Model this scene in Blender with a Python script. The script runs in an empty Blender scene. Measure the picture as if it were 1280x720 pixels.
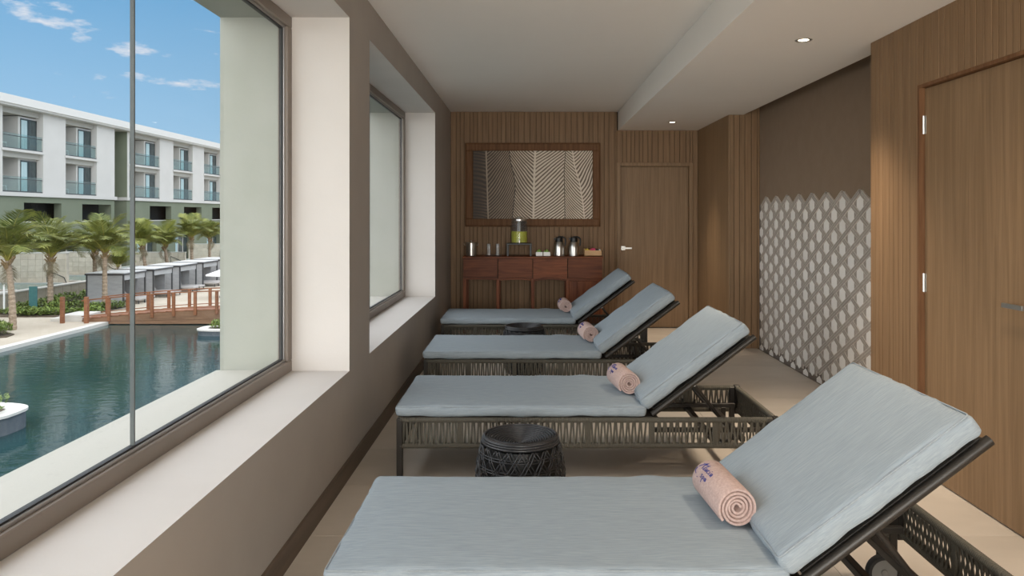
import bpy, bmesh, math, random
from mathutils import Vector, Matrix, noise
random.seed(7)
R = math.radians
scn = bpy.context.scene
col = scn.collection
F = 918.0                       # focal length in pixels of the 1280x720 photograph
CX, CY = 660.0, 270.0           # vanishing point of the room's depth lines
CAMZ = 1.42

# ------------------------------------------------------------------ camera
cd = bpy.data.cameras.new('camera')
cam = bpy.data.objects.new('camera', cd); col.objects.link(cam)
cam.location = (0, 0, CAMZ); cam.rotation_euler = (R(90), 0, 0)
cd.sensor_width = 36.0; cd.lens = F/1280*36
cd.shift_x = (640-CX)/1280; cd.shift_y = (CY-360)/1280
cd.clip_start = 0.05; cd.clip_end = 2000
scn.camera = cam

# ------------------------------------------------------------------ world: blue sky with small clouds
W = bpy.data.worlds.new('sky'); scn.world = W; W.use_nodes = True
nt = W.node_tree; nt.nodes.clear()
def wn(t, **k):
    n = nt.nodes.new(t)
    for a, b in k.items(): setattr(n, a, b)
    return n
SKY_STRENGTH = 1.0
out = wn('ShaderNodeOutputWorld'); bg = wn('ShaderNodeBackground'); bg.inputs[1].default_value = SKY_STRENGTH
tc = wn('ShaderNodeTexCoord'); sep = wn('ShaderNodeSeparateXYZ'); nt.links.new(tc.outputs['Generated'], sep.inputs[0])
rp = wn('ShaderNodeValToRGB'); nt.links.new(sep.outputs[2], rp.inputs[0])
e = rp.color_ramp.elements
e[0].position = 0.0; e[0].color = (.47, .64, .81, 1)
e[1].position = 1.0; e[1].color = (.11, .28, .58, 1)
x_ = rp.color_ramp.elements.new(.10); x_.color = (.31, .515, .73, 1)
x_ = rp.color_ramp.elements.new(.26); x_.color = (.155, .37, .63, 1)
mp = wn('ShaderNodeMapping'); mp.inputs['Scale'].default_value = (9.5, 9.5, 30); mp.inputs['Location'].default_value = (3.1, 1.7, .4)
nt.links.new(tc.outputs['Generated'], mp.inputs[0])
n1 = wn('ShaderNodeTexNoise'); n1.inputs['Scale'].default_value = 1.0; n1.inputs['Detail'].default_value = 8; n1.inputs['Roughness'].default_value = .6
nt.links.new(mp.outputs[0], n1.inputs['Vector'])
r2 = wn('ShaderNodeValToRGB'); nt.links.new(n1.outputs[0], r2.inputs[0])
r2.color_ramp.elements[0].position = .585; r2.color_ramp.elements[0].color = (0, 0, 0, 1)
r2.color_ramp.elements[1].position = .70; r2.color_ramp.elements[1].color = (1, 1, 1, 1)
mx = wn('ShaderNodeMix', data_type='RGBA')
nt.links.new(r2.outputs[0], mx.inputs['Factor']); nt.links.new(rp.outputs[0], mx.inputs['A']); mx.inputs['B'].default_value = (.78, .76, .80, 1)
nt.links.new(mx.outputs['Result'], bg.inputs[0]); nt.links.new(bg.outputs[0], out.inputs[0])

# ------------------------------------------------------------------ sun: hazy and soft, behind the camera
SUN_STRENGTH = 6.6
sd = bpy.data.lights.new('sun', 'SUN'); sd.energy = SUN_STRENGTH; sd.angle = R(165); sd.color = (1.0, .955, .90)
sun = bpy.data.objects.new('sun', sd); col.objects.link(sun)
SUN_FROM = Vector((-.22, -.40, .89))
sun.rotation_euler = SUN_FROM.to_track_quat('Z', 'Y').to_euler()

# area light added behind the camera to brighten the room
ad_ = bpy.data.lights.new('rear_fill', 'AREA'); ad_.shape = 'RECTANGLE'; ad_.size = 3.2; ad_.size_y = 2.4; ad_.energy = 230; ad_.color = (1.0, .96, .91)
ao = bpy.data.objects.new('rear_fill', ad_); col.objects.link(ao); ao.location = (.75, -3.55, 1.2); ao.rotation_euler = (R(90), 0, 0)

scn.view_settings.view_transform = 'Standard'; scn.view_settings.look = 'None'
scn.view_settings.exposure = 0.28; scn.view_settings.gamma = 1.0; scn.view_settings.use_curve_mapping = False
DOWNLIGHT_W = 155.0

# ------------------------------------------------------------------ materials
M = {}
def mat(name, c, rough=.6, metal=0, spec=.5, **k):
    m = bpy.data.materials.new(name); m.use_nodes = True
    b = m.node_tree.nodes['Principled BSDF']
    b.inputs['Base Color'].default_value = (*c, 1); b.inputs['Roughness'].default_value = rough
    b.inputs['Metallic'].default_value = metal; b.inputs['Specular IOR Level'].default_value = spec
    M[name] = m
    # mottling: noise between two shades
    if 'c2' in k:
        N = m.node_tree; t = N.nodes.new('ShaderNodeTexCoord'); mpn = N.nodes.new('ShaderNodeMapping')
        mpn.inputs['Scale'].default_value = k.get('scale', (5, 5, 5))
        N.links.new(t.outputs[k.get('coord', 'Object')], mpn.inputs[0])
        src = mpn.outputs[0]
        if k.get('rand'):
            oi = N.nodes.new('ShaderNodeObjectInfo'); sc = N.nodes.new('ShaderNodeVectorMath'); sc.operation = 'SCALE'
            cmb = N.nodes.new('ShaderNodeCombineXYZ')
            for i in range(3): N.links.new(oi.outputs['Random'], cmb.inputs[i])
            sc.inputs['Scale'].default_value = 40; N.links.new(cmb.outputs[0], sc.inputs[0])
            ad = N.nodes.new('ShaderNodeVectorMath'); ad.operation = 'ADD'
            N.links.new(src, ad.inputs[0]); N.links.new(sc.outputs[0], ad.inputs[1]); src = ad.outputs[0]
        nz = N.nodes.new('ShaderNodeTexNoise'); nz.inputs['Scale'].default_value = 1
        nz.inputs['Detail'].default_value = k.get('detail', 4); nz.inputs['Roughness'].default_value = k.get('nr', .55)
        nz.inputs['Distortion'].default_value = k.get('dist', 0)
        N.links.new(src, nz.inputs['Vector'])
        r = N.nodes.new('ShaderNodeValToRGB'); N.links.new(nz.outputs[0], r.inputs[0])
        lo, hi = k.get('ramp', (.35, .65))
        r.color_ramp.elements[0].position = lo; r.color_ramp.elements[0].color = (*c, 1)
        r.color_ramp.elements[1].position = hi; r.color_ramp.elements[1].color = (*k['c2'], 1)
        colout = r.outputs[0]
        if k.get('rand'):
            hs = N.nodes.new('ShaderNodeHueSaturation'); mr = N.nodes.new('ShaderNodeMapRange')
            mr.inputs['To Min'].default_value = 1-k['rand']; mr.inputs['To Max'].default_value = 1+k['rand']
            N.links.new(oi.outputs['Random'], mr.inputs['Value']); N.links.new(mr.outputs[0], hs.inputs['Value'])
            N.links.new(colout, hs.inputs['Color']); colout = hs.outputs[0]
        N.links.new(colout, b.inputs['Base Color'])
        if k.get('bump'):
            bp = N.nodes.new('ShaderNodeBump'); bp.inputs['Strength'].default_value = k['bump']; bp.inputs['Distance'].default_value = k.get('bdist', .002)
            bs = nz
            if 'bscale' in k:
                m2 = N.nodes.new('ShaderNodeMapping'); m2.inputs['Scale'].default_value = k['bscale']; N.links.new(t.outputs['Object'], m2.inputs[0])
                bs = N.nodes.new('ShaderNodeTexNoise'); bs.inputs['Scale'].default_value = 1; bs.inputs['Detail'].default_value = 3
                N.links.new(m2.outputs[0], bs.inputs['Vector'])
            N.links.new(bs.outputs[0], bp.inputs['Height']); N.links.new(bp.outputs[0], b.inputs['Normal'])
    return m
def glassy(name, tint, refl_ior=1.45, rough=0.0, body=None, bodymix=0):
    m = bpy.data.materials.new(name); m.use_nodes = True; N = m.node_tree; N.nodes.clear(); M[name] = m
    o = N.nodes.new('ShaderNodeOutputMaterial'); t = N.nodes.new('ShaderNodeBsdfTransparent'); t.inputs[0].default_value = (*tint, 1)
    g = N.nodes.new('ShaderNodeBsdfGlossy'); g.inputs['Roughness'].default_value = rough
    f = N.nodes.new('ShaderNodeFresnel'); f.inputs[0].default_value = refl_ior
    geo = N.nodes.new('ShaderNodeNewGeometry')   # reflect on the front side only, so that a pane of two faces is not counted twice
    inv = N.nodes.new('ShaderNodeMath'); inv.operation = 'SUBTRACT'; inv.inputs[0].default_value = 1; N.links.new(geo.outputs['Backfacing'], inv.inputs[1])
    mu = N.nodes.new('ShaderNodeMath'); mu.operation = 'MULTIPLY'; N.links.new(f.outputs[0], mu.inputs[0]); N.links.new(inv.outputs[0], mu.inputs[1])
    base = t.outputs[0]
    if body:
        d = N.nodes.new('ShaderNodeBsdfDiffuse'); d.inputs[0].default_value = (*body, 1); ms = N.nodes.new('ShaderNodeMixShader'); ms.inputs[0].default_value = bodymix
        N.links.new(t.outputs[0], ms.inputs[1]); N.links.new(d.outputs[0], ms.inputs[2]); base = ms.outputs[0]
    x = N.nodes.new('ShaderNodeMixShader'); N.links.new(mu.outputs[0], x.inputs[0]); N.links.new(base, x.inputs[1]); N.links.new(g.outputs[0], x.inputs[2])
    N.links.new(x.outputs[0], o.inputs[0]); return m
def emis(name, c, s):
    m = bpy.data.materials.new(name); m.use_nodes = True; N = m.node_tree; N.nodes.clear(); M[name] = m
    o = N.nodes.new('ShaderNodeOutputMaterial'); em = N.nodes.new('ShaderNodeEmission'); em.inputs[0].default_value = (*c, 1); em.inputs[1].default_value = s
    N.links.new(em.outputs[0], o.inputs[0]); return m

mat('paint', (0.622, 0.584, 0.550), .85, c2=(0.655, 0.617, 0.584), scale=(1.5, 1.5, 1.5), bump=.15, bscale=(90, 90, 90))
mat('taupe_face', (0.356, 0.319, 0.285), .88, c2=(0.388, 0.350, 0.312), scale=(1.5, 1.5, 1.5), bump=.15, bscale=(90, 90, 90))
mat('ceiling_paint', (.87, .835, .79), .9, c2=(.89, .855, .81), scale=(1, 1, 1))
mat('plaster_out', (0.383, 0.392, 0.339), .9, c2=(0.422, 0.426, 0.378), scale=(3, 3, 3), bump=.3, bscale=(60, 60, 60))
mat('sill_out', (0.522, 0.505, 0.452), .85, c2=(0.435, 0.418, 0.374), scale=(26, 26, 26), ramp=(.62, .78), bump=.25, bscale=(80, 80, 80))
mat('brown_wall', (.235, .165, .11), .9, c2=(.25, .178, .12), scale=(8, 8, 8), bump=.2, bscale=(300, 300, 300))
mat('wood_slat', (.20, .118, .060), .55, spec=.3, c2=(.28, .172, .092), scale=(55, 55, 2.0), detail=6, rand=.05, ramp=(.3, .7), bump=.25, bdist=.001)
mat('wood_veneer', (.205, .125, .064), .5, spec=.35, c2=(.29, .182, .098), scale=(30, 30, 1.1), detail=7, nr=.62, dist=.6, ramp=(.34, .64), bump=.15, bdist=.001)
mat('wood_dark_gap', (.06, .034, .016), .8)
mat('wood_frame', (.13, .060, .026), .6, spec=.2, c2=(.20, .098, .045), scale=(40, 40, 3), detail=5)
mat('wood_red', (.105, .028, .011), .5, spec=.25, c2=(.25, .078, .030), scale=(2.2, 9, 26), detail=6, dist=1.2, ramp=(.3, .68), rand=.22, coord='Object')
mat('wood_red_v', (.115, .031, .012), .5, spec=.25, c2=(.25, .082, .033), scale=(26, 9, 2.0), detail=6, dist=1.2, ramp=(.3, .68), rand=.22)
mat('baseboard', (.10, .072, .05), .55, c2=(.14, .10, .072), scale=(8, 2, 30))
mat('floor_tile', (.54, .475, .40), .42, c2=(.62, .55, .47), scale=(1.6, 3.2, 1), detail=5, rand=.03)
mat('grout', (.26, .22, .18), .9)
mat('fabric', (.262, .310, .348), .92, c2=(.342, .390, .428), scale=(14, 260, 260), detail=4, ramp=(.3, .7), bump=.35, bscale=(60, 700, 700), bdist=.001, spec=.2)
mat('fabric_piping', (.275, .315, .345), .92, c2=(.315, .355, .385), scale=(100, 100, 100))
mat('towel', (.53, .375, .335), .97, c2=(.64, .48, .435), scale=(120, 120, 120), detail=3, bump=1.0, bscale=(330, 330, 330), bdist=.004, spec=.1)
mat('ink_blue', (.015, .03, .22), .7)
mat('dark_metal', (.030, .026, .022), .42, metal=.3)
mat('rope', (.085, .077, .060), .7, c2=(.125, .115, .092), scale=(300, 300, 300), spec=.35)
mat('sling', (.035, .032, .028), .8)
mat('black_cane', (.022, .022, .024), .3, c2=(.034, .034, .037), scale=(80, 80, 80))
mat('black', (.012, .012, .012), .4)
mat('rubber', (.02, .02, .02), .7)
mat('grey_plastic', (.22, .22, .21), .5)
mat('steel', (.62, .60, .57), .28, metal=1)
mat('satin_nickel', (.55, .53, .50), .35, metal=1)
mat('frame_metal', (.215, .18, .150), .45, metal=.25, c2=(.24, .20, .17), scale=(2, 2, 2))
mat('frame_edge', (.42, .40, .39), .35, metal=.7)
mat('gasket', (.015, .015, .016), .6)
mat('seal', (.10, .115, .115), .4)
mat('white_tile', (.84, .81, .77), .45, c2=(.88, .85, .81), scale=(6, 6, 6), rand=.04)
mat('grey_strip', (.335, .295, .255), .6, c2=(.40, .355, .31), scale=(40, 40, 40), rand=.10)
mat('grey_line', (.70, .64, .57), .6)
mat('grey_back', (.17, .14, .115), .8)
mat('white_ceramic', (.80, .78, .74), .25)
mat('green_leaf', (.22, .40, .07), .6, c2=(.34, .5, .12), scale=(60, 60, 60))
mat('lime_drink', (.50, .52, .03), .4, c2=(.55, .56, .05), scale=(20, 20, 20))
mat('pine', (.62, .36, .16), .5, c2=(.70, .43, .21), scale=(8, 40, 60))
mat('sachet_yellow', (.75, .55, .05), .5); mat('sachet_pink', (.75, .06, .16), .5); mat('sachet_dark', (.06, .02, .03), .5); mat('sachet_white', (.7, .68, .62), .5)
glassy('pane', (.968, .975, .966), 1.25)
glassy('clear_glass', (.985, .988, .986), 1.5, body=(.8, .8, .8), bodymix=.03)
glassy('ribbed_glass', (.95, .95, .95), 1.5, body=(.85, .85, .85), bodymix=.30)
glassy('balcony_glass', (.84, .91, .90), 1.5, body=(.5, .58, .58), bodymix=.05)
emis('lamp_glow', (1, .86, .62), 9.0)
# outside
mat('stucco_white', (0.548, 0.526, 0.500), .9, c2=(0.583, 0.561, 0.535), scale=(.6, .6, .6))
mat('roof_white', (0.644, 0.626, 0.600), .85)
mat('stucco_green', (0.165, 0.187, 0.131), .9, c2=(0.183, 0.204, 0.146), scale=(.5, .5, .5))
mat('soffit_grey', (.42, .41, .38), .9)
mat('recess_shade', (.014, .016, .015), .9)
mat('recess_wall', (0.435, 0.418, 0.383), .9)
mat('far_glass', (.035, .05, .055), .12, c2=(.07, .09, .09), scale=(3, 3, 1.5))
mat('curtain', (.34, .46, .49), .9, c2=(.48, .60, .62), scale=(6, 14, .4))
mat('rail_dark', (.06, .065, .065), .5)
mat('paving', (0.435, 0.374, 0.296), .9, c2=(0.496, 0.435, 0.352), scale=(.5, .5, .5))
mat('coping', (0.574, 0.548, 0.505), .8, c2=(0.609, 0.583, 0.539), scale=(1, 1, 1))
mat('sand_tile', (.60, .53, .43), .85, c2=(.68, .61, .51), scale=(3, 3, 3), rand=.08)
mat('retaining', (0.348, 0.304, 0.235), .9, c2=(0.409, 0.361, 0.287), scale=(1, 1, 3), rand=.10)
mat('teal_water', (.06, .20, .20), .08)
mat('teal_board', (.045, .145, .15), .5, c2=(.06, .18, .18), scale=(6, 6, 6))
mat('bridge_wood', (0.183, 0.065, 0.026), .6, c2=(0.270, 0.109, 0.045), scale=(2, 8, 14), rand=.12)
mat('bridge_beam', (0.174, 0.091, 0.048), .65, c2=(0.244, 0.135, 0.074), scale=(1, 3, 12), rand=.12)
mat('cabana_grey', (0.348, 0.348, 0.352), .85, c2=(0.400, 0.400, 0.405), scale=(2, 2, 8))
mat('cabana_frame', (.055, .055, .058), .5)
mat('cabana_top', (0.539, 0.531, 0.522), .7)
mat('bed_grey', (.42, .39, .37), .85)
mat('canvas_white', (0.748, 0.739, 0.722), .8)
mat('palm_trunk', (.26, .19, .13), .95, c2=(.40, .31, .23), scale=(6, 6, 18), bump=.6, bdist=.03)
mat('palm_boot', (.30, .20, .10), .9, c2=(.22, .15, .08), scale=(10, 10, 10))
mat('frond', (.095, .125, .022), .6, c2=(.27, .28, .055), scale=(.9, .9, .9), rand=.22)
mat('frond_rib', (.34, .30, .06), .6)
mat('frond_dry', (.33, .27, .17), .8, c2=(.22, .18, .11), scale=(2, 2, 2))
mat('shrub', (.085, .15, .025), .6, c2=(.22, .27, .05), scale=(5, 5, 5), rand=.25)
mat('planter_side', (.085, .10, .115), .6, c2=(.12, .135, .15), scale=(3, 3, 3))
mat('soil', (.10, .075, .05), .95)
# pool water
def water():
    m = mat('pool_water', (.018, .062, .068), .035); N = m.node_tree; b = N.nodes['Principled BSDF']; b.inputs['IOR'].default_value = 1.33
    t = N.nodes.new('ShaderNodeTexCoord'); mpn = N.nodes.new('ShaderNodeMapping'); mpn.inputs['Scale'].default_value = (1.5, 2.4, 1)
    N.links.new(t.outputs['Object'], mpn.inputs[0])
    a = N.nodes.new('ShaderNodeTexNoise'); a.inputs['Scale'].default_value = 1.4; a.inputs['Detail'].default_value = 5; N.links.new(mpn.outputs[0], a.inputs['Vector'])
    bp = N.nodes.new('ShaderNodeBump'); bp.inputs['Strength'].default_value = .22; bp.inputs['Distance'].default_value = .05
    N.links.new(a.outputs[0], bp.inputs['Height']); N.links.new(bp.outputs[0], b.inputs['Normal'])
    c = N.nodes.new('ShaderNodeTexNoise'); c.inputs['Scale'].default_value = .18; N.links.new(t.outputs['Object'], c.inputs['Vector'])
    r = N.nodes.new('ShaderNodeValToRGB'); N.links.new(c.outputs[0], r.inputs[0])
    r.color_ramp.elements[0].position = .35; r.color_ramp.elements[0].color = (.008, .034, .041, 1)
    r.color_ramp.elements[1].position = .65; r.color_ramp.elements[1].color = (.017, .051, .048, 1)
    N.links.new(r.outputs[0], b.inputs['Base Color'])
water()

# ------------------------------------------------------------------ mesh helpers
class MB:
    def __init__(s): s.v = []; s.f = []; s.m = []; s.mats = []; s.cm = 0
    def use(s, name):
        if name not in s.mats: s.mats.append(name)
        s.cm = s.mats.index(name); return s
    def add(s, vs, fs):
        o = len(s.v); s.v += [tuple(p) for p in vs]
        for f in fs: s.f.append(tuple(i+o for i in f)); s.m.append(s.cm)
        return s
    def box(s, x0, x1, y0, y1, z0, z1, mx=None):
        vs = [(x, y, z) for x in (x0, x1) for y in (y0, y1) for z in (z0, z1)]
        if mx is not None: vs = [mx @ Vector(p) for p in vs]
        return s.add(vs, [(0, 1, 3, 2), (4, 6, 7, 5), (0, 4, 5, 1), (2, 3, 7, 6), (0, 2, 6, 4), (1, 5, 7, 3)])
    def cbox(s, x0, x1, y0, y1, z0, z1, b, mx=None):
        """box with chamfered edges"""
        t = bmesh.new(); bmesh.ops.create_cube(t, size=1)
        for v in t.verts: v.co = Vector(((x0+x1)/2+v.co.x*(x1-x0), (y0+y1)/2+v.co.y*(y1-y0), (z0+z1)/2+v.co.z*(z1-z0)))
        bmesh.ops.bevel(t, geom=t.edges[:], offset=b, segments=1, affect='EDGES')
        t.verts.index_update(); vs = [v.co.copy() for v in t.verts]; fs = [[v.index for v in f.verts] for f in t.faces]; t.free()
        if mx is not None: vs = [mx @ p for p in vs]
        return s.add(vs, fs)
    def tube(s, pts, r, n=8, cap=True, closed=False):
        pts = [Vector(p) for p in pts]; k = len(pts); rr = r if isinstance(r, (list, tuple)) else [r]*k
        t0 = (pts[1]-pts[0]).normalized(); up = Vector((0, 0, 1)) if abs(t0.z) < .9 else Vector((1, 0, 0))
        nrm = t0.cross(up).normalized(); vs = []; fs = []
        for i, p in enumerate(pts):
            a = pts[(i-1) % k] if closed else pts[max(i-1, 0)]; b = pts[(i+1) % k] if closed else pts[min(i+1, k-1)]
            t = (b-a).normalized(); nrm = (nrm - t*nrm.dot(t)).normalized(); bn = t.cross(nrm)
            for j in range(n):
                an = 2*math.pi*j/n; vs.append(p + (nrm*math.cos(an)+bn*math.sin(an))*rr[i])
        for i in range(k if closed else k-1):
            for j in range(n):
                i2 = (i+1) % k; fs.append((i*n+j, i2*n+j, i2*n+(j+1) % n, i*n+(j+1) % n))
        if cap and not closed: fs.append(tuple(range(n))); fs.append(tuple(range((k-1)*n, k*n))[::-1])
        return s.add(vs, fs)
    def lathe(s, prof, c=(0, 0, 0), n=24, mx=None):
        """profile [(r,z),...]; r=0 ends close"""
        vs = []; fs = []; ring = []
        for r, z in prof:
            if r < 1e-6: ring.append([len(vs)]); vs.append(Vector((c[0], c[1], c[2]+z)))
            else:
                ring.append(list(range(len(vs), len(vs)+n)))
                for j in range(n): a = 2*math.pi*j/n; vs.append(Vector((c[0]+r*math.cos(a), c[1]+r*math.sin(a), c[2]+z)))
        for a, b in zip(ring, ring[1:]):
            for j in range(n):
                j2 = (j+1) % n
                if len(a) == 1 and len(b) == 1: continue
                if len(a) == 1: fs.append((a[0], b[j2], b[j]))
                elif len(b) == 1: fs.append((a[j], a[j2], b[0]))
                else: fs.append((a[j], a[j2], b[j2], b[j]))
        if mx is not None: vs = [mx @ v for v in vs]
        return s.add(vs, fs)
    def prism(s, poly, axis, a, b):
        """extrude a polygon of 2d points along axis 0/1/2 from a to b"""
        def P(p, t):
            if axis == 0: return (t, p[0], p[1])
            if axis == 1: return (p[0], t, p[1])
            return (p[0], p[1], t)
        n = len(poly); vs = [P(p, a) for p in poly]+[P(p, b) for p in poly]
        fs = [tuple(range(n))[::-1], tuple(range(n, 2*n))]+[(i, (i+1) % n, n+(i+1) % n, n+i) for i in range(n)]
        return s.add(vs, fs)
    def build(s, name, material=None, parent=None, smooth=False, fix=True, loc=None):
        me = bpy.data.meshes.new(name); me.from_pydata(s.v, [], s.f)
        for mname in (s.mats or [material]): me.materials.append(M[mname])
        if s.mats: me.polygons.foreach_set('material_index', s.m)
        if fix:
            b = bmesh.new(); b.from_mesh(me); bmesh.ops.recalc_face_normals(b, faces=b.faces[:]); b.to_mesh(me); b.free()
        if smooth:
            me.polygons.foreach_set('use_smooth', [True]*len(me.polygons))
            if smooth != True: me.set_sharp_from_angle(angle=R(smooth))
        me.update()
        o = bpy.data.objects.new(name, me); col.objects.link(o); o.parent = parent
        if loc: o.location = loc
        return o
def inst(me, name, parent=None, loc=(0, 0, 0), rot=(0, 0, 0), sc=(1, 1, 1)):
    o = bpy.data.objects.new(name, me); col.objects.link(o); o.parent = parent
    o.location = loc; o.rotation_euler = rot; o.scale = sc; return o
def tag(o, label=None, cat=None, group=None, kind=None):
    if label: o['label'] = label
    if cat: o['category'] = cat
    if group: o['group'] = group
    if kind: o['kind'] = kind
    return o
def struct(o, label=None): o['kind'] = 'structure'; o['label'] = label or o.name.replace('_', ' '); return o
def empty(name, loc=(0, 0, 0), rz=0):
    o = bpy.data.objects.new(name, None); col.objects.link(o); o.location = loc; o.rotation_euler = (0, 0, rz); o.empty_display_size = .1; return o
def copy_tree(o, parent=None):
    c = o.copy(); col.objects.link(c); c.parent = parent
    for ch in [x for x in o.children]: copy_tree(ch, c)
    return c
def pix(x, y, z):
    """direction of a photo pixel followed down/up to the height z"""
    s = (CY-y)/(z-CAMZ); return Vector(((x-CX)/s, F/s, z))

# ================================================================== ROOM SHELL
XL, XF, XO = -.98, -1.33, -1.69         # inner face, glass line, outer face of the left wall
XR, XN = 2.15, 2.485                    # wood wall and niche wall
YB, YR = 9.31, -3.0                     # end wall and the wall behind the camera
ZC, ZS = 2.74, 2.505                    # ceiling, dropped soffit
SILL, HEAD = .57, 2.51
WIN = [(.82, 4.03), (4.54, 7.75), (-2.90, .31)]
ZP = CAMZ-5.6                           # paving level outside, one storey down

def wall_with_openings(x0, x1, zlo, zhi):
    m = MB(); m.box(x0, x1, YR-.3, YB+.3, zlo, SILL); m.box(x0, x1, YR-.3, YB+.3, HEAD, zhi)
    ys = sorted(WIN); edges = [YR-.3]+[t for w in ys for t in w]+[YB+.3]
    for a, b in zip(edges[0::2], edges[1::2]): m.box(x0, x1, a, b, SILL, HEAD)
    return m
wl = wall_with_openings(XF, XL, -.3, ZC+.1).build('wall_left', 'paint'); wl.data.materials.append(M['taupe_face'])
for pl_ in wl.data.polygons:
    if pl_.normal.x > .9: pl_.material_index = 1  # room-side faces get a darker taupe than the reveals
struct(wl, 'pale plastered window wall with deep reveals')
struct(wall_with_openings(XO, XF, ZP-.6, ZC+.6).build('wall_left_outside', 'plaster_out'), 'outer leaf of the window wall in cream render')
for i, (a, b) in enumerate(WIN):
    struct(MB().box(XO-.02, XF-.025, a, b, SILL-.0, SILL+.004).build('trim_%d' % (i+1), 'sill_out'), 'speckled cream stone ledge outside a window')
# floor: grout bed with tiles
fl = struct(MB().box(XF, XN+.2, YR, YB+.2, -.2, -.004).build('floor', 'grout'), 'beige large-format tiled floor')
TW, TD = 1.22, .61
tile_me = {}
y = YR
ys = []
yy = 3.26-TD*11
while yy < YB: ys.append(yy); yy += TD
for y0 in ys:
    y1 = min(y0+TD, YB); y0c = max(y0, YR)
    if y1-y0c < .03: continue
    for k in range(-1, 3):
        x0 = .02+k*TW; x1 = x0+TW; x0c = max(x0, XL); x1c = min(x1, XN)
        if x1c-x0c < .03: continue
        key = (round(x0c, 3), round(x1c, 3), round(y1-y0c, 3))
        if key not in tile_me:
            o = MB().cbox(-(x1c-x0c)/2+.0012, (x1c-x0c)/2-.0012, -(y1-y0c)/2+.0012, (y1-y0c)/2-.0012, -.004, 0, .001).build('floor_tile', 'floor_tile', fl)
            tile_me[key] = o.data; o.location = ((x0c+x1c)/2, (y0c+y1)/2, 0)
        else: inst(tile_me[key], 'floor_tile', fl, ((x0c+x1c)/2, (y0c+y1)/2, 0))
# ceiling and soffit
struct(MB().box(XF, XN+.3, YR-.3, YB+.3, ZC, ZC+.25).build('ceiling', 'ceiling_paint'), 'flat off-white ceiling')
NY0, NY1 = 4.61, 7.87                   # niche ends
m = MB(); m.box(1.14, XR+.02, YR, NY0, ZS, ZC); m.box(1.14, 2.31, NY0, NY1, ZS, ZC); m.box(1.14, XR+.02, NY1, YB, ZS, ZC)
struct(m.build('ceiling_soffit', 'ceiling_paint'), 'dropped off-white ceiling along the wood wall')
# rear wall (behind the camera), opened by an added window for the fill light
m = MB(); m.box(XO, XN+.2, YR-.3, YR, -.2, .12); m.box(XO, XN+.2, YR-.3, YR, 2.45, ZC+.1); m.box(XO, XL+.12, YR-.3, YR, .12, 2.45); m.box(XR-.1, XN+.2, YR-.3, YR, .12, 2.45)
struct(m.build('wall_rear', 'paint'), 'pale wall around the added rear glazing')
w4 = struct(empty('window_4', (.6, YR-.15, .12)), 'wide glazing added for light at the unseen end of the room')
m = MB()
for xx in (XL+.12, .56, XR-.16): m.cbox(xx-.6, xx+.06-.6, -.03, .03, 0, 2.33, .004)
m.cbox(XL+.12-.6, XR-.1-.6, -.03, .03, 0, .06, .004); m.cbox(XL+.12-.6, XR-.1-.6, -.03, .03, 2.27, 2.33, .004); m.build('window_frame', 'frame_metal', w4)
for (xa, xb) in ((XL+.18, .56), (.62, XR-.16)): MB().box(xa-.6, xb-.6, -.005, .005, .06, 2.27).build('glass_pane', 'pane', w4)
# baseboard
struct(MB().box(XL, XL+.014, YR, YB, 0, .10).build('baseboard_left', 'baseboard'), 'dark brown baseboard under the windows')

# ---- wood walls: backing + single slats
random.seed(3)
WID = [.058, .072, .046, .064, .05, .08]
def slats(parent, axis, a, b, fixed, z0, z1, inward, th=.012):
    """vertical boards between a and b along axis ('x' or 'y') on the plane fixed"""
    t = a
    while t < b-.004:
        w = min(random.choice(WID), b-t)
        if b-t-w < .02: w = b-t
        g = .0022
        lo, hi = (fixed-th, fixed) if inward < 0 else (fixed, fixed+th)
        c = (t+w/2)
        if axis == 'x': o = MB().cbox(-w/2+g, w/2-g, 0, th, z0, z1, .002).build('slat', 'wood_slat', parent); o.location = (c, lo, 0)
        else: o = MB().cbox(0, th, -w/2+g, w/2-g, z0, z1, .002).build('slat', 'wood_slat', parent); o.location = (lo, c, 0)
        t += w
# end wall
DX0, DX1, DZ = 1.125, 2.085, 2.095      # end-wall door casing opening
m = MB(); m.box(XF, DX0, YB, YB+.2, -.2, ZC+.1); m.box(DX0, DX1, YB, YB+.2, DZ, ZC+.1); m.box(DX1, XN+.2, YB, YB+.2, -.2, ZC+.1); m.box(DX0, DX1, YB+.16, YB+.2, -.2, DZ)
wb = struct(m.build('wall_back', 'wood_dark_gap'), 'dark vertical-boarded wood wall behind the sideboard')
slats(wb, 'x', XL, DX0, YB, 0, ZC, -1); slats(wb, 'x', DX0, DX1, YB, DZ, ZS, -1); slats(wb, 'x', DX1, XR, YB, 0, ZS, -1)
# return wall beside the end-wall door
wr = struct(MB().box(XR+.012, XN+.2, NY1+.012, YB, -.2, ZC+.1).build('wall_return', 'wood_dark_gap'), 'wood-clad pier between the door and the patterned niche')
for (a, b) in ((NY1+.0, 8.34), (8.34, 8.83), (8.83, YB-.012)):
    MB().cbox(XR, XR+.012, a+.001, b-.001, 0, ZS, .001).build('panel', 'wood_veneer', wr)
slats(wr, 'x', XR+.012, XN, NY1+.012, 0, ZC, -1)
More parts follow.
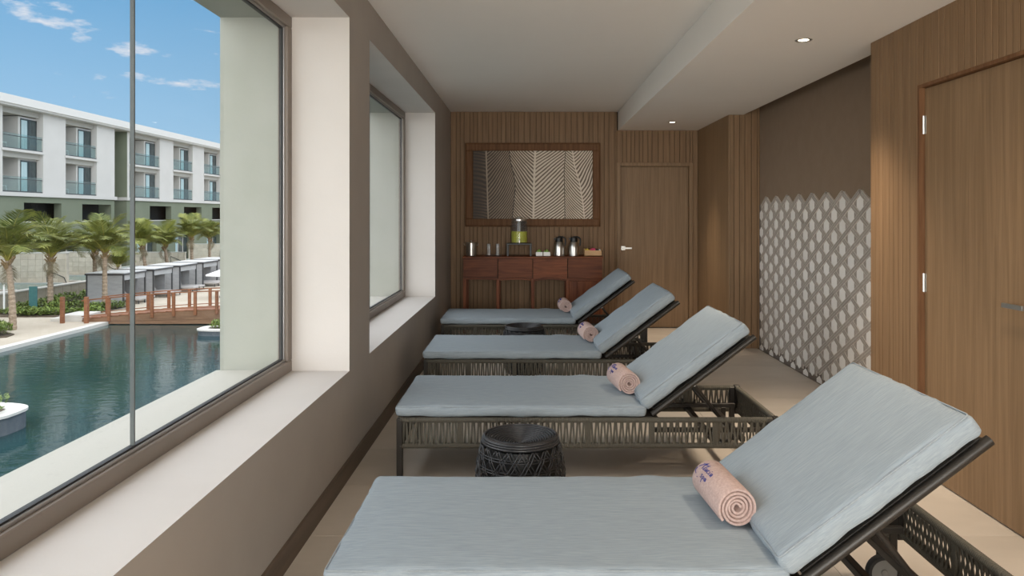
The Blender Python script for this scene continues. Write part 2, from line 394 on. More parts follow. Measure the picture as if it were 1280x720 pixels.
# near right wall with the big door
RY0, RY1, RZ = 3.10, 4.055, 2.14
m = MB(); m.box(XR+.012, XN+.2, RY1, NY0-.012, -.2, ZC+.1); m.box(XR+.012, XN+.2, RY0, RY1, RZ, ZC+.1); m.box(XR+.012, XN+.2, YR, RY0, -.2, ZC+.1); m.box(XR+.16, XN+.2, RY0, RY1, -.2, RZ)
wrt = struct(m.build('wall_right', 'wood_dark_gap'), 'vertical-boarded wood wall around the veneered door')
slats(wrt, 'y', YR, RY0, XR+.012, 0, ZS, -1); slats(wrt, 'y', RY0, RY1, XR+.012, RZ, ZS, -1); slats(wrt, 'y', RY1, NY0, XR+.012, 0, ZS, -1)
slats(wrt, 'x', XR+.012, XN, NY0-.012, 0, ZC, 1)
# niche wall
struct(MB().box(XN, XN+.2, NY0-.1, NY1+.1, -.2, ZC+.1).build('wall_niche', 'brown_wall'), 'plain brown wall at the back of the niche')

# ---- doors
def lever(parent, base, dirv, out_, w=.115):
    """square rose and flat lever; dirv along the lever, out_ away from the door"""
    d = Vector(dirv); n = Vector(out_); u = Vector((0, 0, 1)); B = Vector(base)
    def ob(c, hd, hn, hu, mm):
        mx = Matrix.Translation(c) @ Matrix((d, n, u)).transposed().to_4x4(); mm.cbox(-hd, hd, -hn, hn, -hu, hu, .0015, mx)
    mm = MB(); ob(B+n*.005, .026, .005, .026, mm); h = mm.build('door_handle', 'satin_nickel', parent)
    mm = MB(); ob(B+n*.028, .011, .020, .011, mm); ob(B+n*.046+d*(w/2-.012), w/2, .007, .0105, mm); mm.build('lever', 'satin_nickel', h)
# end-wall door
d = empty('door_2', ((DX0+DX1)/2, YB, 0)); struct(d, 'dark wood veneered door at the end of the room')
cx = (DX0+DX1)/2
m = MB(); w = (DX1-DX0)/2
m.cbox(-w, -w+.045, -.02, .15, 0, DZ, .003); m.cbox(w-.045, w, -.02, .15, 0, DZ, .003); m.cbox(-w+.045, w-.045, -.02, .15, DZ-.045, DZ, .003); m.build('door_frame', 'wood_veneer', d)
m = MB(); m.cbox(-w+.048, w-.048, .03, .07, .006, DZ-.048, .002); lf = m.build('door_leaf', 'wood_veneer', d)
lever(lf, (-w+.085, .03, 1.012), (1, 0, 0), (0, -1, 0))
# big door in the right wall
d = empty('door_1', (XR, (RY0+RY1)/2, 0)); struct(d, 'oak veneered door in the right-hand wood wall')
w = (RY1-RY0)/2
m = MB(); m.box(.0, .14, w-.018, w, 0, RZ); m.box(.0, .14, -w, -w+.018, 0, RZ); m.box(.0, .14, -w+.018, w-.018, RZ-.018, RZ); m.build('door_frame', 'wood_frame', d)
lf = MB().cbox(.03, .07, -w+.021, w-.021, .006, RZ-.021, .002).build('door_leaf', 'wood_veneer', d)
for hz in (1.92, 1.055, .2):
    h = MB(); h.tube([(.022, w-.022, hz-.05), (.022, w-.022, hz+.05)], .006, 10); h.box(.0285, .031, w-.036, w-.022, hz-.05, hz+.05)
    for q in (-.018, .018): h.tube([(.022, w-.022, hz+q-.001), (.022, w-.022, hz+q+.001)], .0066, 10)
    h.build('hinge', 'satin_nickel', d, smooth=30)
lever(lf, (.03, -w+.075, 1.02), (0, 1, 0), (-1, 0, 0), .14)

# ---- windows
for i, (a, b) in enumerate(WIN):
    wn_ = struct(empty('window_%d' % (i+1), (XF, (a+b)/2, SILL)), 'large fixed window of two butt-jointed panes')
    L = (b-a)/2; H = HEAD-SILL; fw = .062
    m = MB()
    for (y0, y1, z0, z1) in ((-L, L, 0, fw), (-L, L, H-fw, H), (-L, -L+fw, fw, H-fw), (L-fw, L, fw, H-fw)):
        m.use('frame_metal'); m.cbox(-.022, .035, y0, y1, z0, z1, .004)
    m.build('window_frame', 'frame_metal', wn_)
    # thin bright bead and dark gasket
    m = MB(); q = fw; t = .012
    for (y0, y1, z0, z1) in ((-L+q-.002, L-q+.002, q-.002, q+t), (-L+q-.002, L-q+.002, H-q-t, H-q+.002), (-L+q-.002, -L+q+t, q+t, H-q-t), (L-q-t, L-q+.002, q+t, H-q-t)):
        m.box(-.012, .016, y0, y1, z0, z1)
    m.build('glazing_bead', 'frame_edge', wn_)
    m = MB(); q = fw+.012; t = .006
    for (y0, y1, z0, z1) in ((-L+q-.002, L-q+.002, q-.002, q+t), (-L+q-.002, L-q+.002, H-q-t, H-q+.002), (-L+q-.002, -L+q+t, q+t, H-q-t), (L-q-t, L-q+.002, q+t, H-q-t)):
        m.box(-.010, .010, y0, y1, z0, z1)
    m.build('gasket', 'gasket', wn_)
    q = fw+.012
    joint = 2.47-(a+b)/2 if i == 0 else 0
    for (y0, y1) in ((-L+q, joint-.003), (joint+.003, L-q)):
        MB().box(-.005, .005, y0, y1, q, H-q).build('glass_pane', 'pane', wn_)
    MB().box(-.007, .007, joint-.0035, joint+.0035, q, H-q).build('glass_joint', 'seal', wn_)

# ================================================================== MOSAIC: woven-cane pattern in tiles
random.seed(11)
mo = tag(empty('mosaic_panel', (XN-.001, (NY0+NY1)/2, 0)), 'grey and white woven-cane patterned tile panel with jagged top edge', 'wall tiles')
p = .178; cs = p*math.sqrt(3)/2; sw = .046; ZT = 1.60
yc0, half = (NY0+NY1)/2, (NY1-NY0)/2
def polytile(pts, x0, x1, mm, bev=.0015):
    """flat tile in the wall plane (y,z), proud towards -x, with a chamfered rim"""
    c = sum((Vector(q) for q in pts), Vector((0, 0)))/len(pts)
    n = len(pts); inn = []
    for q in pts:
        v = Vector(q)-c; inn.append(c+v*(1-bev*1.4/max(v.length, .001)))
    vs = [(x1, q[0], q[1]) for q in pts]+[(x0+bev, q[0], q[1]) for q in pts]+[(x0, q[0], q[1]) for q in inn]
    fs = [tuple(range(2*n, 3*n))]+[(k*n+i, k*n+(i+1) % n, (k+1)*n+(i+1) % n, (k+1)*n+i) for k in (0, 1) for i in range(n)]
    mm.add(vs, fs)
ap = cs/2-sw/2-.002; rad = ap/(math.sqrt(3)/2)
hm = MB(); polytile([(rad*math.cos(R(90+60*i)), rad*math.sin(R(90+60*i))) for i in range(6)], -.012, 0, hm)
hexes = []; ncol = int(half/cs)+1; c_end = 0
hex_me = None
def clip_ok(y, r): return abs(y) <= half-r
cuts = []
for ci in range(-ncol, ncol+1):
    yv = ci*cs; off = (ci % 2)*p/2
    k = 0
    while True:
        zv = off+k*p; k += 1
        if zv > ZT-.03: break
        if abs(yv) > half+.02: continue
        if clip_ok(yv, ap) and zv-rad > 0:
            if hex_me is None: o = hm.build('white_tile', 'white_tile', mo); hex_me = o.data
            else: o = inst(hex_me, 'white_tile', mo)
            o.location = (0, yv, zv)
        else:
            pts = [(yv+rad*math.cos(R(90+60*i)), zv+rad*math.sin(R(90+60*i))) for i in range(6)]
            pts = [(max(-half, min(half, a)), max(.001, b)) for a, b in pts]
            if max(q[0] for q in pts)-min(q[0] for q in pts) > .01 and max(q[1] for q in pts)-min(q[1] for q in pts) > .01: cuts.append(pts)
for pts in cuts:
    m = MB(); polytile(pts, -.012, 0, m, .0005); m.build('cut_tile', 'white_tile', mo)
# strips: three directions laid like cane; uprights lowest, one diagonal over them, the other diagonal on top
def strip_mesh(ang, L, proud):
    mm = MB(); mm.use('grey_strip'); ca, sa = math.cos(ang), math.sin(ang)
    def q(u, v): return (u*ca-v*sa, u*sa+v*ca)
    g = .0040
    for s_ in (-1, 1):        # two narrow bars with a pale joint between
        v0, v1 = (.0018, sw/2-g) if s_ > 0 else (-sw/2+g, -.0018)
        polytile([q(-L/2, v0), q(L/2, v0), q(L/2, v1), q(-L/2, v1)], -proud, 0, mm, .0006)
    mm.use('grey_line'); polytile([q(-L/2, -sw/2), q(L/2, -sw/2), q(L/2, sw/2), q(-L/2, sw/2)], -proud+.0014, 0, mm, .0003)
    return mm
segs = []
ANG = (R(90), R(30), R(150)); SEGL = (p/2-.003, p-sw*.62, p-.003)
for jv in range(-40, 40):                       # uprights
    yv = (jv+.5)*cs
    for k in range(1, 40):
        zv = k*p/2
        if abs(yv)+sw/2 < half and zv < ZT: segs.append((yv, zv, 0))
for di in (1, 2):
    u = Vector((math.cos(ANG[di]), math.sin(ANG[di]))); nrm = Vector((-u.y, u.x))
    for li in range(-60, 60):
        dl = (li+.5)*cs
        for jv in range(-40, 40):               # centred where the diagonal crosses an upright
            t = ((jv+.5)*cs-nrm.x*dl)/u.x; c = nrm*dl+u*t
            ex, ez = abs(u.x)*SEGL[di]/2+.012, abs(u.y)*SEGL[di]/2+.02
            if abs(c.x)+ex > half+.002 or c.y-ez < -.002 or c.y > ZT+.015: continue
            segs.append((c.x, c.y, di))
strip_me = []
for di in range(3):
    o = strip_mesh(ANG[di], SEGL[di], (.0125, .0150, .0175)[di]).build('strip_tmp', None, mo); strip_me.append(o.data); bpy.data.objects.remove(o)
# the pieces that show largest: the nearest end of the panel that the wood wall does not hide
vis = [s_ for s_ in segs if s_[0]+yc0 > 5.3]; hid = [s_ for s_ in segs if s_[0]+yc0 <= 5.3]
vis.sort(key=lambda s_: s_[0])
rest = MB()
for i, (yv, zv, di) in enumerate(vis):
    if i < 300:
        inst(strip_me[di], 'grey_tile', mo, (0, yv, zv))
for (yv, zv, di) in vis[300:]+hid:
    me = strip_me[di]
    for mi, nm in enumerate(('grey_strip', 'grey_line')):
        rest.use(nm)
        idx = [pl for pl in me.polygons if pl.material_index == mi]
        vm = {}; vs = []; fs = []
        for pl in idx:
            f = []
            for vi in pl.vertices:
                if vi not in vm: vm[vi] = len(vs); co = me.vertices[vi].co; vs.append((co.x, co.y+yv, co.z+zv))
                f.append(vm[vi])
            fs.append(f)
        rest.add(vs, fs)
tag(rest.build('grey_tiles', None, mo, fix=False), kind='stuff')
MB().box(-.006, 0, -half+.001, half-.001, .0, ZT-.06).build('mosaic_backing', 'grey_back', mo)

# ================================================================== DOWNLIGHTS
def downlight(x, y, label, z=ZS, spread=84, k=1.0):
    d_ = tag(empty('downlight', (x, y, z)), label, 'ceiling light', 'round recessed downlights')
    MB().lathe([(.030, .0), (.034, -.002), (.050, -.003), (.052, .0)], n=28).build('trim_ring', 'satin_nickel', d_, smooth=40)
    MB().lathe([(0, -.0008), (.031, -.0008)], n=24).build('lens', 'lamp_glow', d_, fix=False)
    l = bpy.data.lights.new('downlight_lamp', 'SPOT'); l.energy = DOWNLIGHT_W*k; l.color = (1, .84, .66) if z < ZC else (1, .93, .86); l.spot_size = R(spread); l.spot_blend = 1.0; l.shadow_soft_size = .10
    lo = bpy.data.objects.new('downlight_lamp', l); col.objects.link(lo); lo.parent = d_; lo.location = (0, 0, -.02)
downlight(1.70, 4.53, 'round lit downlight above the patterned niche end')
downlight(1.67, 8.50, 'round lit downlight above the end door', ZS, 62, .8)
downlight(1.70, .55, 'added unseen downlight above the wood wall before the big door')  # added lamp out of view, continues the row and brightens the room
downlight(1.60, 2.55, 'added unseen downlight between the big door and the one before it', ZS, 120, .5)  # extra lamp outside the view, added to light the near loungers
downlight(1.70, -2.2, 'added downlight near the unseen rear wall')  # lamp added behind the camera for more interior light

# ================================================================== SUN LOUNGERS
LW, LL = .77, 2.05
ZCUSH = .405
def ridged(mm, p0, p1, r, pitch=.0085, n=8):
    p0 = Vector(p0); p1 = Vector(p1); L = (p1-p0).length; k = int(L/pitch)*2
    pts = [p0+(p1-p0)*(i/k) for i in range(k+1)]
    mm.tube(pts, [r if i % 2 else r*.86 for i in range(k+1)], n)
def lin(a, b, n): return [a+(b-a)*i/(n-1) for i in range(n)]
def cushion(L, Wd, T, r, seed, wr=.0065, bulge=.006):
    """soft box 0..L, 0..Wd, 0..T"""
    def stops(a, n): # positions along one side, dense at rounded ends
        return [0, r*.3, r*.7, r*1.2]+lin(r*2.2, a-r*2.2, n)+[a-r*1.2, a-r*.7, a-r*.3, a]
    xs, ys, zs = stops(L, int(L/.03)), stops(Wd, int(Wd/.03)), [0, r*.4, r*.9, T/2, T-r*.9, T-r*.4, T]
    b = bmesh.new(); vd = {}
    def V(x, y, z):
        k = (round(x, 6), round(y, 6), round(z, 6))
        if k not in vd: vd[k] = b.verts.new(k)
        return vd[k]
    def face(A, B, fn):
        for i in range(len(A)-1):
            for j in range(len(B)-1):
                try: b.faces.new((fn(A[i], B[j]), fn(A[i+1], B[j]), fn(A[i+1], B[j+1]), fn(A[i], B[j+1])))
                except ValueError: pass
    face(xs, ys, lambda u, v: V(u, v, 0)); face(xs, ys, lambda u, v: V(u, v, T))
    face(xs, zs, lambda u, v: V(u, 0, v)); face(xs, zs, lambda u, v: V(u, Wd, v))
    face(ys, zs, lambda u, v: V(0, u, v)); face(ys, zs, lambda u, v: V(L, u, v))
    for v in b.verts:
        c = v.co.copy()
        inn = Vector((min(max(c.x, r), L-r), min(max(c.y, r), Wd-r), min(max(c.z, r), T-r)))
        dlt = c-inn
        nrm = dlt.normalized() if dlt.length > 1e-6 else Vector((0, 0, 1))
        q = inn+nrm*r if dlt.length > 1e-6 else c
        # crown on top, wrinkles stronger near the seams
        ex = min(c.x, L-c.x)/L*2; ey = min(c.y, Wd-c.y)/Wd*2
        if c.z > T*.5: q.z += bulge*(min(1, ex*6)*min(1, ey*3))
        edge = max(0, 1-min(c.x, L-c.x, c.y, Wd-c.y)/.14)
        w1 = noise.noise(Vector((c.x*3.1+seed, c.y*3.3, c.z*5)))*wr*.55
        w2 = noise.noise(Vector((c.x*13+seed*2, c.y*15, c.z*9)))*wr*edge
        side = min(1, dlt.length/r) if c.z < T-.001 and c.z > .001 else 0
        w3 = noise.noise(Vector((c.x*22+seed*3, c.y*22, c.z*30)))*wr*.8*side
        q += nrm*(w1+w2+w3)
        v.co = q
    bmesh.ops.recalc_face_normals(b, faces=b.faces[:])
    me = bpy.data.meshes.new('cushion'); b.to_mesh(me); b.free(); me.materials.append(M['fabric'])
    me.polygons.foreach_set('use_smooth', [True]*len(me.polygons)); return me
def piping(L, Wd, T, z, r=.0026, c=.02, seed=0):
    pts = []
    for (cx_, cy_, a0) in ((L-c, Wd-c, 0), (c, Wd-c, 90), (c, c, 180), (L-c, c, 270)):
        for k in range(5):
            a = R(a0+k*22.5); pts.append((cx_+(c-.0072)*math.cos(a), cy_+(c-.0072)*math.sin(a), z))
        nxt = {0: (-1, 0), 90: (0, -1), 180: (1, 0), 270: (0, 1)}[a0]
        span = (L if nxt[0] else Wd)-2*c; lx, ly, _ = pts[-1]
        for k in range(1, 24): pts.append((lx+nxt[0]*span*k/24, ly+nxt[1]*span*k/24, z+.0015*noise.noise(Vector((k*.7+a0, seed, 0)))))
    return MB().tube(pts, r, 6, closed=True)
BA = R(37)
HX, HZ = 1.375, .360
def make_lounger(seed):
    root = empty('sun_lounger')
    # rope-wrapped rails
    zt, zb, r = .327, .190, .0165
    for (zc) in (zt, zb):
        for yy_ in (r, LW-r):
            mm = MB(); ridged(mm, (.02, yy_, zc), (LL-.02, yy_, zc), r); mm.build('rail', 'rope', root, smooth=50)
        for xx in (r, LL-r):
            mm = MB(); ridged(mm, (xx, .03, zc), (xx, LW-.03, zc), r); mm.build('rail', 'rope', root, smooth=50)
    # wrapped divider posts
    px_ = [.075]+[.075+.337*i for i in range(1, 6)]+[LL-.075]
    px_ = [LL*i/6 for i in range(1, 6)]
    for yy_ in (r, LW-r):
        for xx in px_:
            mm = MB()
            for k in range(5): mm.tube([(xx+(k-2)*.0062, yy_+(-.006 if yy_ < .3 else .006), zb-.012), (xx+(k-2)*.0062, yy_+(-.006 if yy_ < .3 else .006), zt+.012)], .0045, 6)
            mm.box(xx-.012, xx+.012, yy_-.008, yy_+.008, zb, zt); mm.build('post', 'rope', root)
    for xx in (r, LL-r):
        mm = MB()
        for k in range(5): mm.tube([(xx+(-.006 if xx < .3 else .006), LW/2+(k-2)*.0062, zb-.012), (xx+(-.006 if xx < .3 else .006), LW/2+(k-2)*.0062, zt+.012)], .0045, 6)
        mm.box(xx-.008, xx+.008, LW/2-.012, LW/2+.012, zb, zt); mm.build('post', 'rope', root)
    # woven strands between the rails: each runs from the outside of one rail to the inside of the other
    def strands(along, fixed, a, b, sgn):
        mm = MB(); n = int((b-a)/(.0165 if along == 'x' else .0128))
        for k in range(n):
            t = a+(k+.5)*(b-a)/n
            near = any(abs(t-q) < .02 for q in (px_ if along == 'x' else [LW/2]))
            if near: continue
            e = 1 if k % 2 else -1
            w = .0054; jt = random.uniform(-.0015, .0015)
            top = (t-.004*e+jt, fixed+e*.010); mid = (t+jt, fixed+e*.001); bot = (t+.004*e+jt, fixed-e*.010)
            for (A, zA), (B, zB) in (((top, zt), (mid, (zt+zb)/2)), ((mid, (zt+zb)/2), (bot, zb))):
                vs = []
                for (Pq, z) in ((A, zA), (B, zB)):
                    for (dw, dt) in ((-w, -.002), (w, -.002), (w, .002), (-w, .002)):
                        vs.append((Pq[0]+dw, Pq[1]+dt, z) if along == 'x' else (Pq[1]+dt, Pq[0]+dw, z))
                mm.add(vs, [(0, 1, 5, 4), (1, 2, 6, 5), (2, 3, 7, 6), (3, 0, 4, 7)])
        tag(mm.build('rope_weave', 'rope', root), kind='stuff')
    strands('x', r, .03, LL-.03, -1); strands('x', LW-r, .03, LL-.03, 1)
    strands('y', r, .04, LW-.04, -1); strands('y', LL-r, .04, LW-.04, 1)
    # legs
    for xx in (.018, LL-.05):
        for yy_ in (.018, LW-.018):
            MB().cbox(xx-.016, xx+.016, yy_-.016, yy_+.016, 0, .335, .003).build('leg', 'dark_metal', root)
    for xx in (.0, LL-.036):   # head-end corner blocks
        for yy_ in (0, LW-.036):
            if xx > .1: MB().cbox(xx, xx+.036, yy_, yy_+.036, .165, .345, .004).build('corner_post', 'dark_metal', root)
    # wheels at the head end
    for yy_ in (.085, LW-.085):
        s_ = 1 if yy_ < .3 else -1
        mx = Matrix.Translation((LL-.115, yy_, .068)) @ Matrix.Rotation(R(90), 4, 'X')
        wh = MB().lathe([(.050, -.014), (.062, -.014), (.068, -.006), (.068, .006), (.062, .014), (.050, .014), (.050, -.014)], n=28, mx=mx).build('wheel', 'rubber', root, smooth=40)
        MB().lathe([(0, -.010), (.012, -.013), (.014, -.009), (.050, -.007), (.050, .007), (.014, .009), (.012, .013), (0, .010)], n=28, mx=mx).build('wheel_hub', 'grey_plastic', wh, smooth=40)
        MB().cbox(LL-.13, LL-.10, yy_-.006-.024*s_, yy_+.006-.024*s_, .06, .215, .002).build('wheel_bracket', 'dark_metal', root)
    # inner frame
    MB().cbox(.03, 1.375, .03, LW-.03, .322, .342, .003).build('seat_base', 'sling', root)
    for xx in (1.39, 1.70, 1.86):
        MB().cbox(xx-.015, xx+.015, .03, LW-.03, .205 if xx > 1.5 else .31, .235 if xx > 1.5 else .34, .003).build('cross_bar', 'dark_metal', root)
    for yy_ in (.12, LW-.12):
        mm = MB(); mm.cbox(1.40, 1.99, yy_-.012, yy_+.012, .232, .256, .002)
        for k in range(4): mm.cbox(1.66+k*.075, 1.672+k*.075, yy_-.012, yy_+.012, .256, .282, .002)
        mm.build('rack_bar', 'dark_metal', root)
    # backrest frame
    ux, uz = math.cos(BA), math.sin(BA)
    bf = MB()
    def bp(t, n=0): return (HX+ux*t-uz*n, HZ+uz*t+ux*n)
    BLEN = .685
    for yy_ in (.020, LW-.020):
        a = bp(-.005); b = bp(BLEN); bf.tube([(a[0], yy_, a[1]), (b[0], yy_, b[1])], .016, 12)
    for t in (.03, .36, BLEN-.02):
        a = bp(t); bf.tube([(a[0], .02, a[1]), (a[0], LW-.02, a[1])], .013, 10)
    brf = bf.build('backrest_frame', 'dark_metal', root, smooth=50)
    mx = Matrix.Translation((HX, 0, HZ)) @ Matrix.Rotation(-BA, 4, 'Y')
    MB().box(.02, BLEN-.02, .03, LW-.03, .012, .017, mx).build('sling_panel', 'sling', brf)
    # support struts
    for yy_ in (.052, LW-.052):
        a = bp(.27, -.012); mm = MB(); mm.tube([(a[0], yy_, a[1]), (1.80, yy_+(.06 if yy_ < .3 else -.06), .262)], .010, 10); st = mm.build('strut', 'dark_metal', root, smooth=50)
        mm = MB(); s_ = -1 if yy_ < .3 else 1
        mm.tube([(a[0], yy_+s_*.016, a[1]), (a[0], yy_-s_*.014, a[1])], .013, 12); mm.build('bolt', 'satin_nickel', st, smooth=40)
    # cushions
    me = cushion(1.345, LW, ZCUSH-.345, .022, seed)
    o = inst(me, 'seat_cushion', root, (-.008, 0, .345))
    piping(1.345, LW, ZCUSH-.345, ZCUSH-.345-.006, seed=seed).build('piping', 'fabric_piping', o, smooth=True)
    me = cushion(.70, LW, .075, .024, seed+5)
    o = inst(me, 'backrest_cushion', root, (HX-.0175*uz, 0, HZ+.0175*ux+.002), (0, -BA, 0))
    o.location.x -= .03*ux; o.location.z -= .0
    piping(.70, LW, .075, .069, seed=seed+4).build('piping', 'fabric_piping', o, smooth=True)
    return root
SPOTS = [(-.585, 2.105), (-.705, 3.92), (-.786, 5.51), (-.865, 7.28)]
LAB = ['the lounger beside the oak door, fourth from the sideboard', 'third lounger from the sideboard', 'second lounger from the sideboard', 'the lounger right before the sideboard']
LLAB = ['pale blue cushioned rope-sided lounger, fourth from the sideboard, level with the right-hand door',
        'pale blue cushioned rope-sided lounger, third from the sideboard, level with wall between windows',
        'pale blue cushioned rope-sided lounger, second from the sideboard',
        'pale blue cushioned rope-sided lounger standing right before the sideboard']
random.seed(5)
proto = make_lounger(1.3)
lounger = [proto]+[copy_tree(proto) for _ in range(3)]
for o, (x, y_), lb in zip(lounger, SPOTS, LLAB):
    o.location = (x, y_, 0); tag(o, lb, 'sun lounger', 'rope-sided loungers in a row')

# ================================================================== ROLLED TOWELS
def make_towel():
    root = empty('rolled_towel'); Lh = .145; r0, r1, turns = .010, .0625, 4.6
    t = (r1-r0)/turns; n = int(turns*30); ht = t*.44
    vs = []; fs = []; prof = 9
    for i in range(n+1):
        th = 2*math.pi*turns*i/n; rc = r0+(r1-r0)*i/n
        wob = .0012*noise.noise(Vector((th*.9, 1.7, 0)))
        e = .006*noise.noise(Vector((th*.35, 9.1, 0)))+.010*(1-i/n)*(-1)   # inner turns sit back a little
        c, s_ = math.cos(th), math.sin(th)
        def P(rr, a): return ((rr+wob)*c, a, (rr+wob)*s_)
        L1 = Lh+e
        ring = [P(rc+ht*.6, -L1), P(rc+ht, -L1+.004), P(rc+ht, 0), P(rc+ht, L1-.004), P(rc+ht*.6, L1), P(rc-ht*.6, L1), P(rc-ht, L1-.004), P(rc-ht, -L1+.004), P(rc-ht*.6, -L1)]
        vs += ring
    for i in range(n):
        for j in range(prof):
            fs.append((i*prof+j, i*prof+(j+1) % prof, (i+1)*prof+(j+1) % prof, (i+1)*prof+j))
    fs.append(tuple(range(prof))); fs.append(tuple(range(n*prof, (n+1)*prof)))
    MB().add(vs, fs).build('towel_cloth', 'towel', root, smooth=60)
    # blue embroidered script: letters given as strokes (along the roll, up)
    st = [[(0, -.1), (.30, .55), (.52, 1.05)], [(.52, 1.05), (.50, .5), (.62, -.05)], [(.10, .62), (.45, .66), (.95, .78)],
          [(.80, .02), (.92, .5), (1.02, .95)], [(.80, .02), (.95, -.03), (1.05, .12)],
          [(1.15, .45), (1.12, .1), (1.28, .0), (1.40, .42), (1.42, .03)],
          [(1.78, .42), (1.62, .46), (1.56, .2), (1.66, .02), (1.84, .08)],
          [(1.98, .42), (1.97, .05), (2.08, .05)], [(2.0, .62), (2.02, .66)],
          [(2.48, .40), (2.28, .44), (2.22, .18), (2.34, .02), (2.50, .40), (2.56, .02)],
          [(-.05, -.25), (-.10, -.7), (.25, -.95)],
          [(1.45, -.45), (1.25, -.42), (1.26, -.60), (1.42, -.68), (1.36, -.86), (1.18, -.84)],
          [(1.62, -.5), (1.62, -1.25)], [(1.62, -.52), (1.84, -.5), (1.86, -.78), (1.64, -.82)],
          [(2.28, -.5), (2.08, -.5), (2.04, -.76), (2.18, -.86), (2.28, -.5), (2.36, -.84)], [(.62, -1.15), (.72, -1.12)]]
    k = .040; ro = r1+ht+.0006
    mm = MB()
    for s_ in st:
        pts = []
        dense = []
        for a, b in zip(s_, s_[1:]):
            for q in range(4): dense.append((a[0]+(b[0]-a[0])*q/4, a[1]+(b[1]-a[1])*q/4))
        dense.append(s_[-1])
        for (lx, ly) in dense:
            ph = R(132)-ly*.031/ro; ax = .126-lx*.046
            rr = r0+(r1-r0)*(1-((2*math.pi*turns-ph) % (2*math.pi))/(2*math.pi*turns))+ht+.0006
            pts.append((rr*math.cos(ph), ax, rr*math.sin(ph)))
        mm.tube(pts, .0013, 5)
    mm.build('script_lettering', 'ink_blue', root)
    return root
tw = make_towel()
TLAB = ['rolled pink terry towel with blue script on the lounger by the right-hand door',
        'rolled pink terry towel on the third lounger from the sideboard',
        'rolled pink terry towel on the second lounger from the sideboard',
        'rolled pink terry towel on the lounger right before the sideboard']
for i, (dx, y_) in enumerate(((1.262, 2.515), (1.268, 4.275), (1.285, 5.995), (1.262, 7.80))):
    o = tw if i == 0 else copy_tree(tw)
    o.location = (SPOTS[i][0]+dx-.008, y_, ZCUSH+.068+.002); o.rotation_euler = (0, 0, R((4, 7, 5, 3)[i])); tag(o, TLAB[i], 'towel', 'rolled pink towels on the loungers')

# ================================================================== WOVEN STOOLS
def make_stool():
    root = empty('woven_stool'); H = .42
    def rad_(z): # barrel
        q = (z-.19)/.23; return .205-.036*q*q if z > .19 else .205-.045*((.19-z)/.19)**2
    top = MB(); k = 0; rr = .006
    while rr < .163:
        z = H-.040*(1-(rr/.163)**2)**1.0; n = 44 if rr > .05 else 20
        top.tube([(rr*math.cos(2*math.pi*j/n), rr*math.sin(2*math.pi*j/n), z) for j in range(n)], .0050, 6, closed=True); rr += .0112
    for (rr, z) in ((.168, H-.003), (.172, H-.012), (.174, H-.022)):
        top.tube([(rr*math.cos(2*math.pi*j/48), rr*math.sin(2*math.pi*j/48), z) for j in range(48)], .0058, 6, closed=True)
    top.build('coiled_top', 'black_cane', root, smooth=True)
    side = MB(); n = 20
    zs = lin(.012, H-.03, 25)
    for s_ in (-1, 1):
        for off in (0, .28):
            for j in range(n):
                a0 = 2*math.pi*(j+off)/n
                side.tube([((rad_(z)+.003*math.sin(i*2.1+j+s_))*math.cos(a0+s_*(z/H)*1.35), (rad_(z)+.003*math.sin(i*2.1+j+s_))*math.sin(a0+s_*(z/H)*1.35), z) for i, z in enumerate(zs)], .0034, 5)
    for q in range(7):
        for o_ in (0, .011):
            z = .035+q*.052+o_
            if z > H-.04: continue
            side.tube([(rad_(z)*math.cos(2*math.pi*j/48), rad_(z)*math.sin(2*math.pi*j/48), z) for j in range(48)], .0030, 5, closed=True)
    for z in (.006, .016): side.tube([(rad_(z)*math.cos(2*math.pi*j/48), rad_(z)*math.sin(2*math.pi*j/48), z) for j in range(48)], .006, 6, closed=True)
    tag(side.build('woven_side', 'black_cane', root, smooth=True), kind='stuff')
    MB().lathe([(0, .01)]+[(rad_(z)-.035, z) for z in lin(.01, H-.045, 8)]+[(0, H-.05)], n=32).build('inner_drum', 'black', root, smooth=50)
    return root
s1 = make_stool(); s1.location = (-.035, 3.36, 0)
tag(s1, 'black woven drum stool between the third and fourth loungers from the sideboard', 'stool', 'black woven stools')
s2 = copy_tree(s1); s2.location = (-.035, 6.70, 0); s2.rotation_euler = (0, 0, .7)
s2['label'] = 'black woven drum stool between the first and second loungers from the sideboard'

# ================================================================== SIDEBOARD
SX0, SX1, SYF, SYB, ST = -.785, .90, 8.86, 9.28, .930
sb = tag(empty('sideboard', ((SX0+SX1)/2, SYF, 0)), 'reddish brown live-edge wooden sideboard with four drawers against the boarded wall', 'sideboard')
hw = (SX1-SX0)/2; dp = SYB-SYF
MB().cbox(-hw-.006, hw+.006, -.012, dp, ST-.022, ST, .003).build('sideboard_top', 'wood_red', sb)
MB().box(-hw+.01, hw-.01, .024, dp-.005, .665, ST-.022).build('sideboard_body', 'wood_dark_gap', sb)
wbay = 2*hw/4
arch = [lambda u: .012*math.sin(u*2.4+.5)+.010, lambda u: .020*math.sin(u*3.1)-.004, lambda u: .030*math.sin(math.pi*u)**1.2-.012, lambda u: .012*math.cos(u*3)+.004]
for k in range(4):
    x0 = -hw+k*wbay+.005; x1 = x0+wbay-.010
    low = [(x0+(x1-x0)*u, .662+arch[k](u)) for u in lin(0, 1, 15)]
    MB().prism(low+[(x1, ST-.025), (x0, ST-.025)], 1, 0, .022).build('drawer', 'wood_red', sb)
    # lower edge of the worktop boards: a paler live-edge lip under the drawer
    low2 = [(x0+(x1-x0)*u, .640+arch[k](u)*.6) for u in lin(0, 1, 15)]
    MB().prism(low2+[(q[0], q[1]-.004) for q in low[::-1]], 1, .006, .026).build('live_edge', 'wood_red', sb)
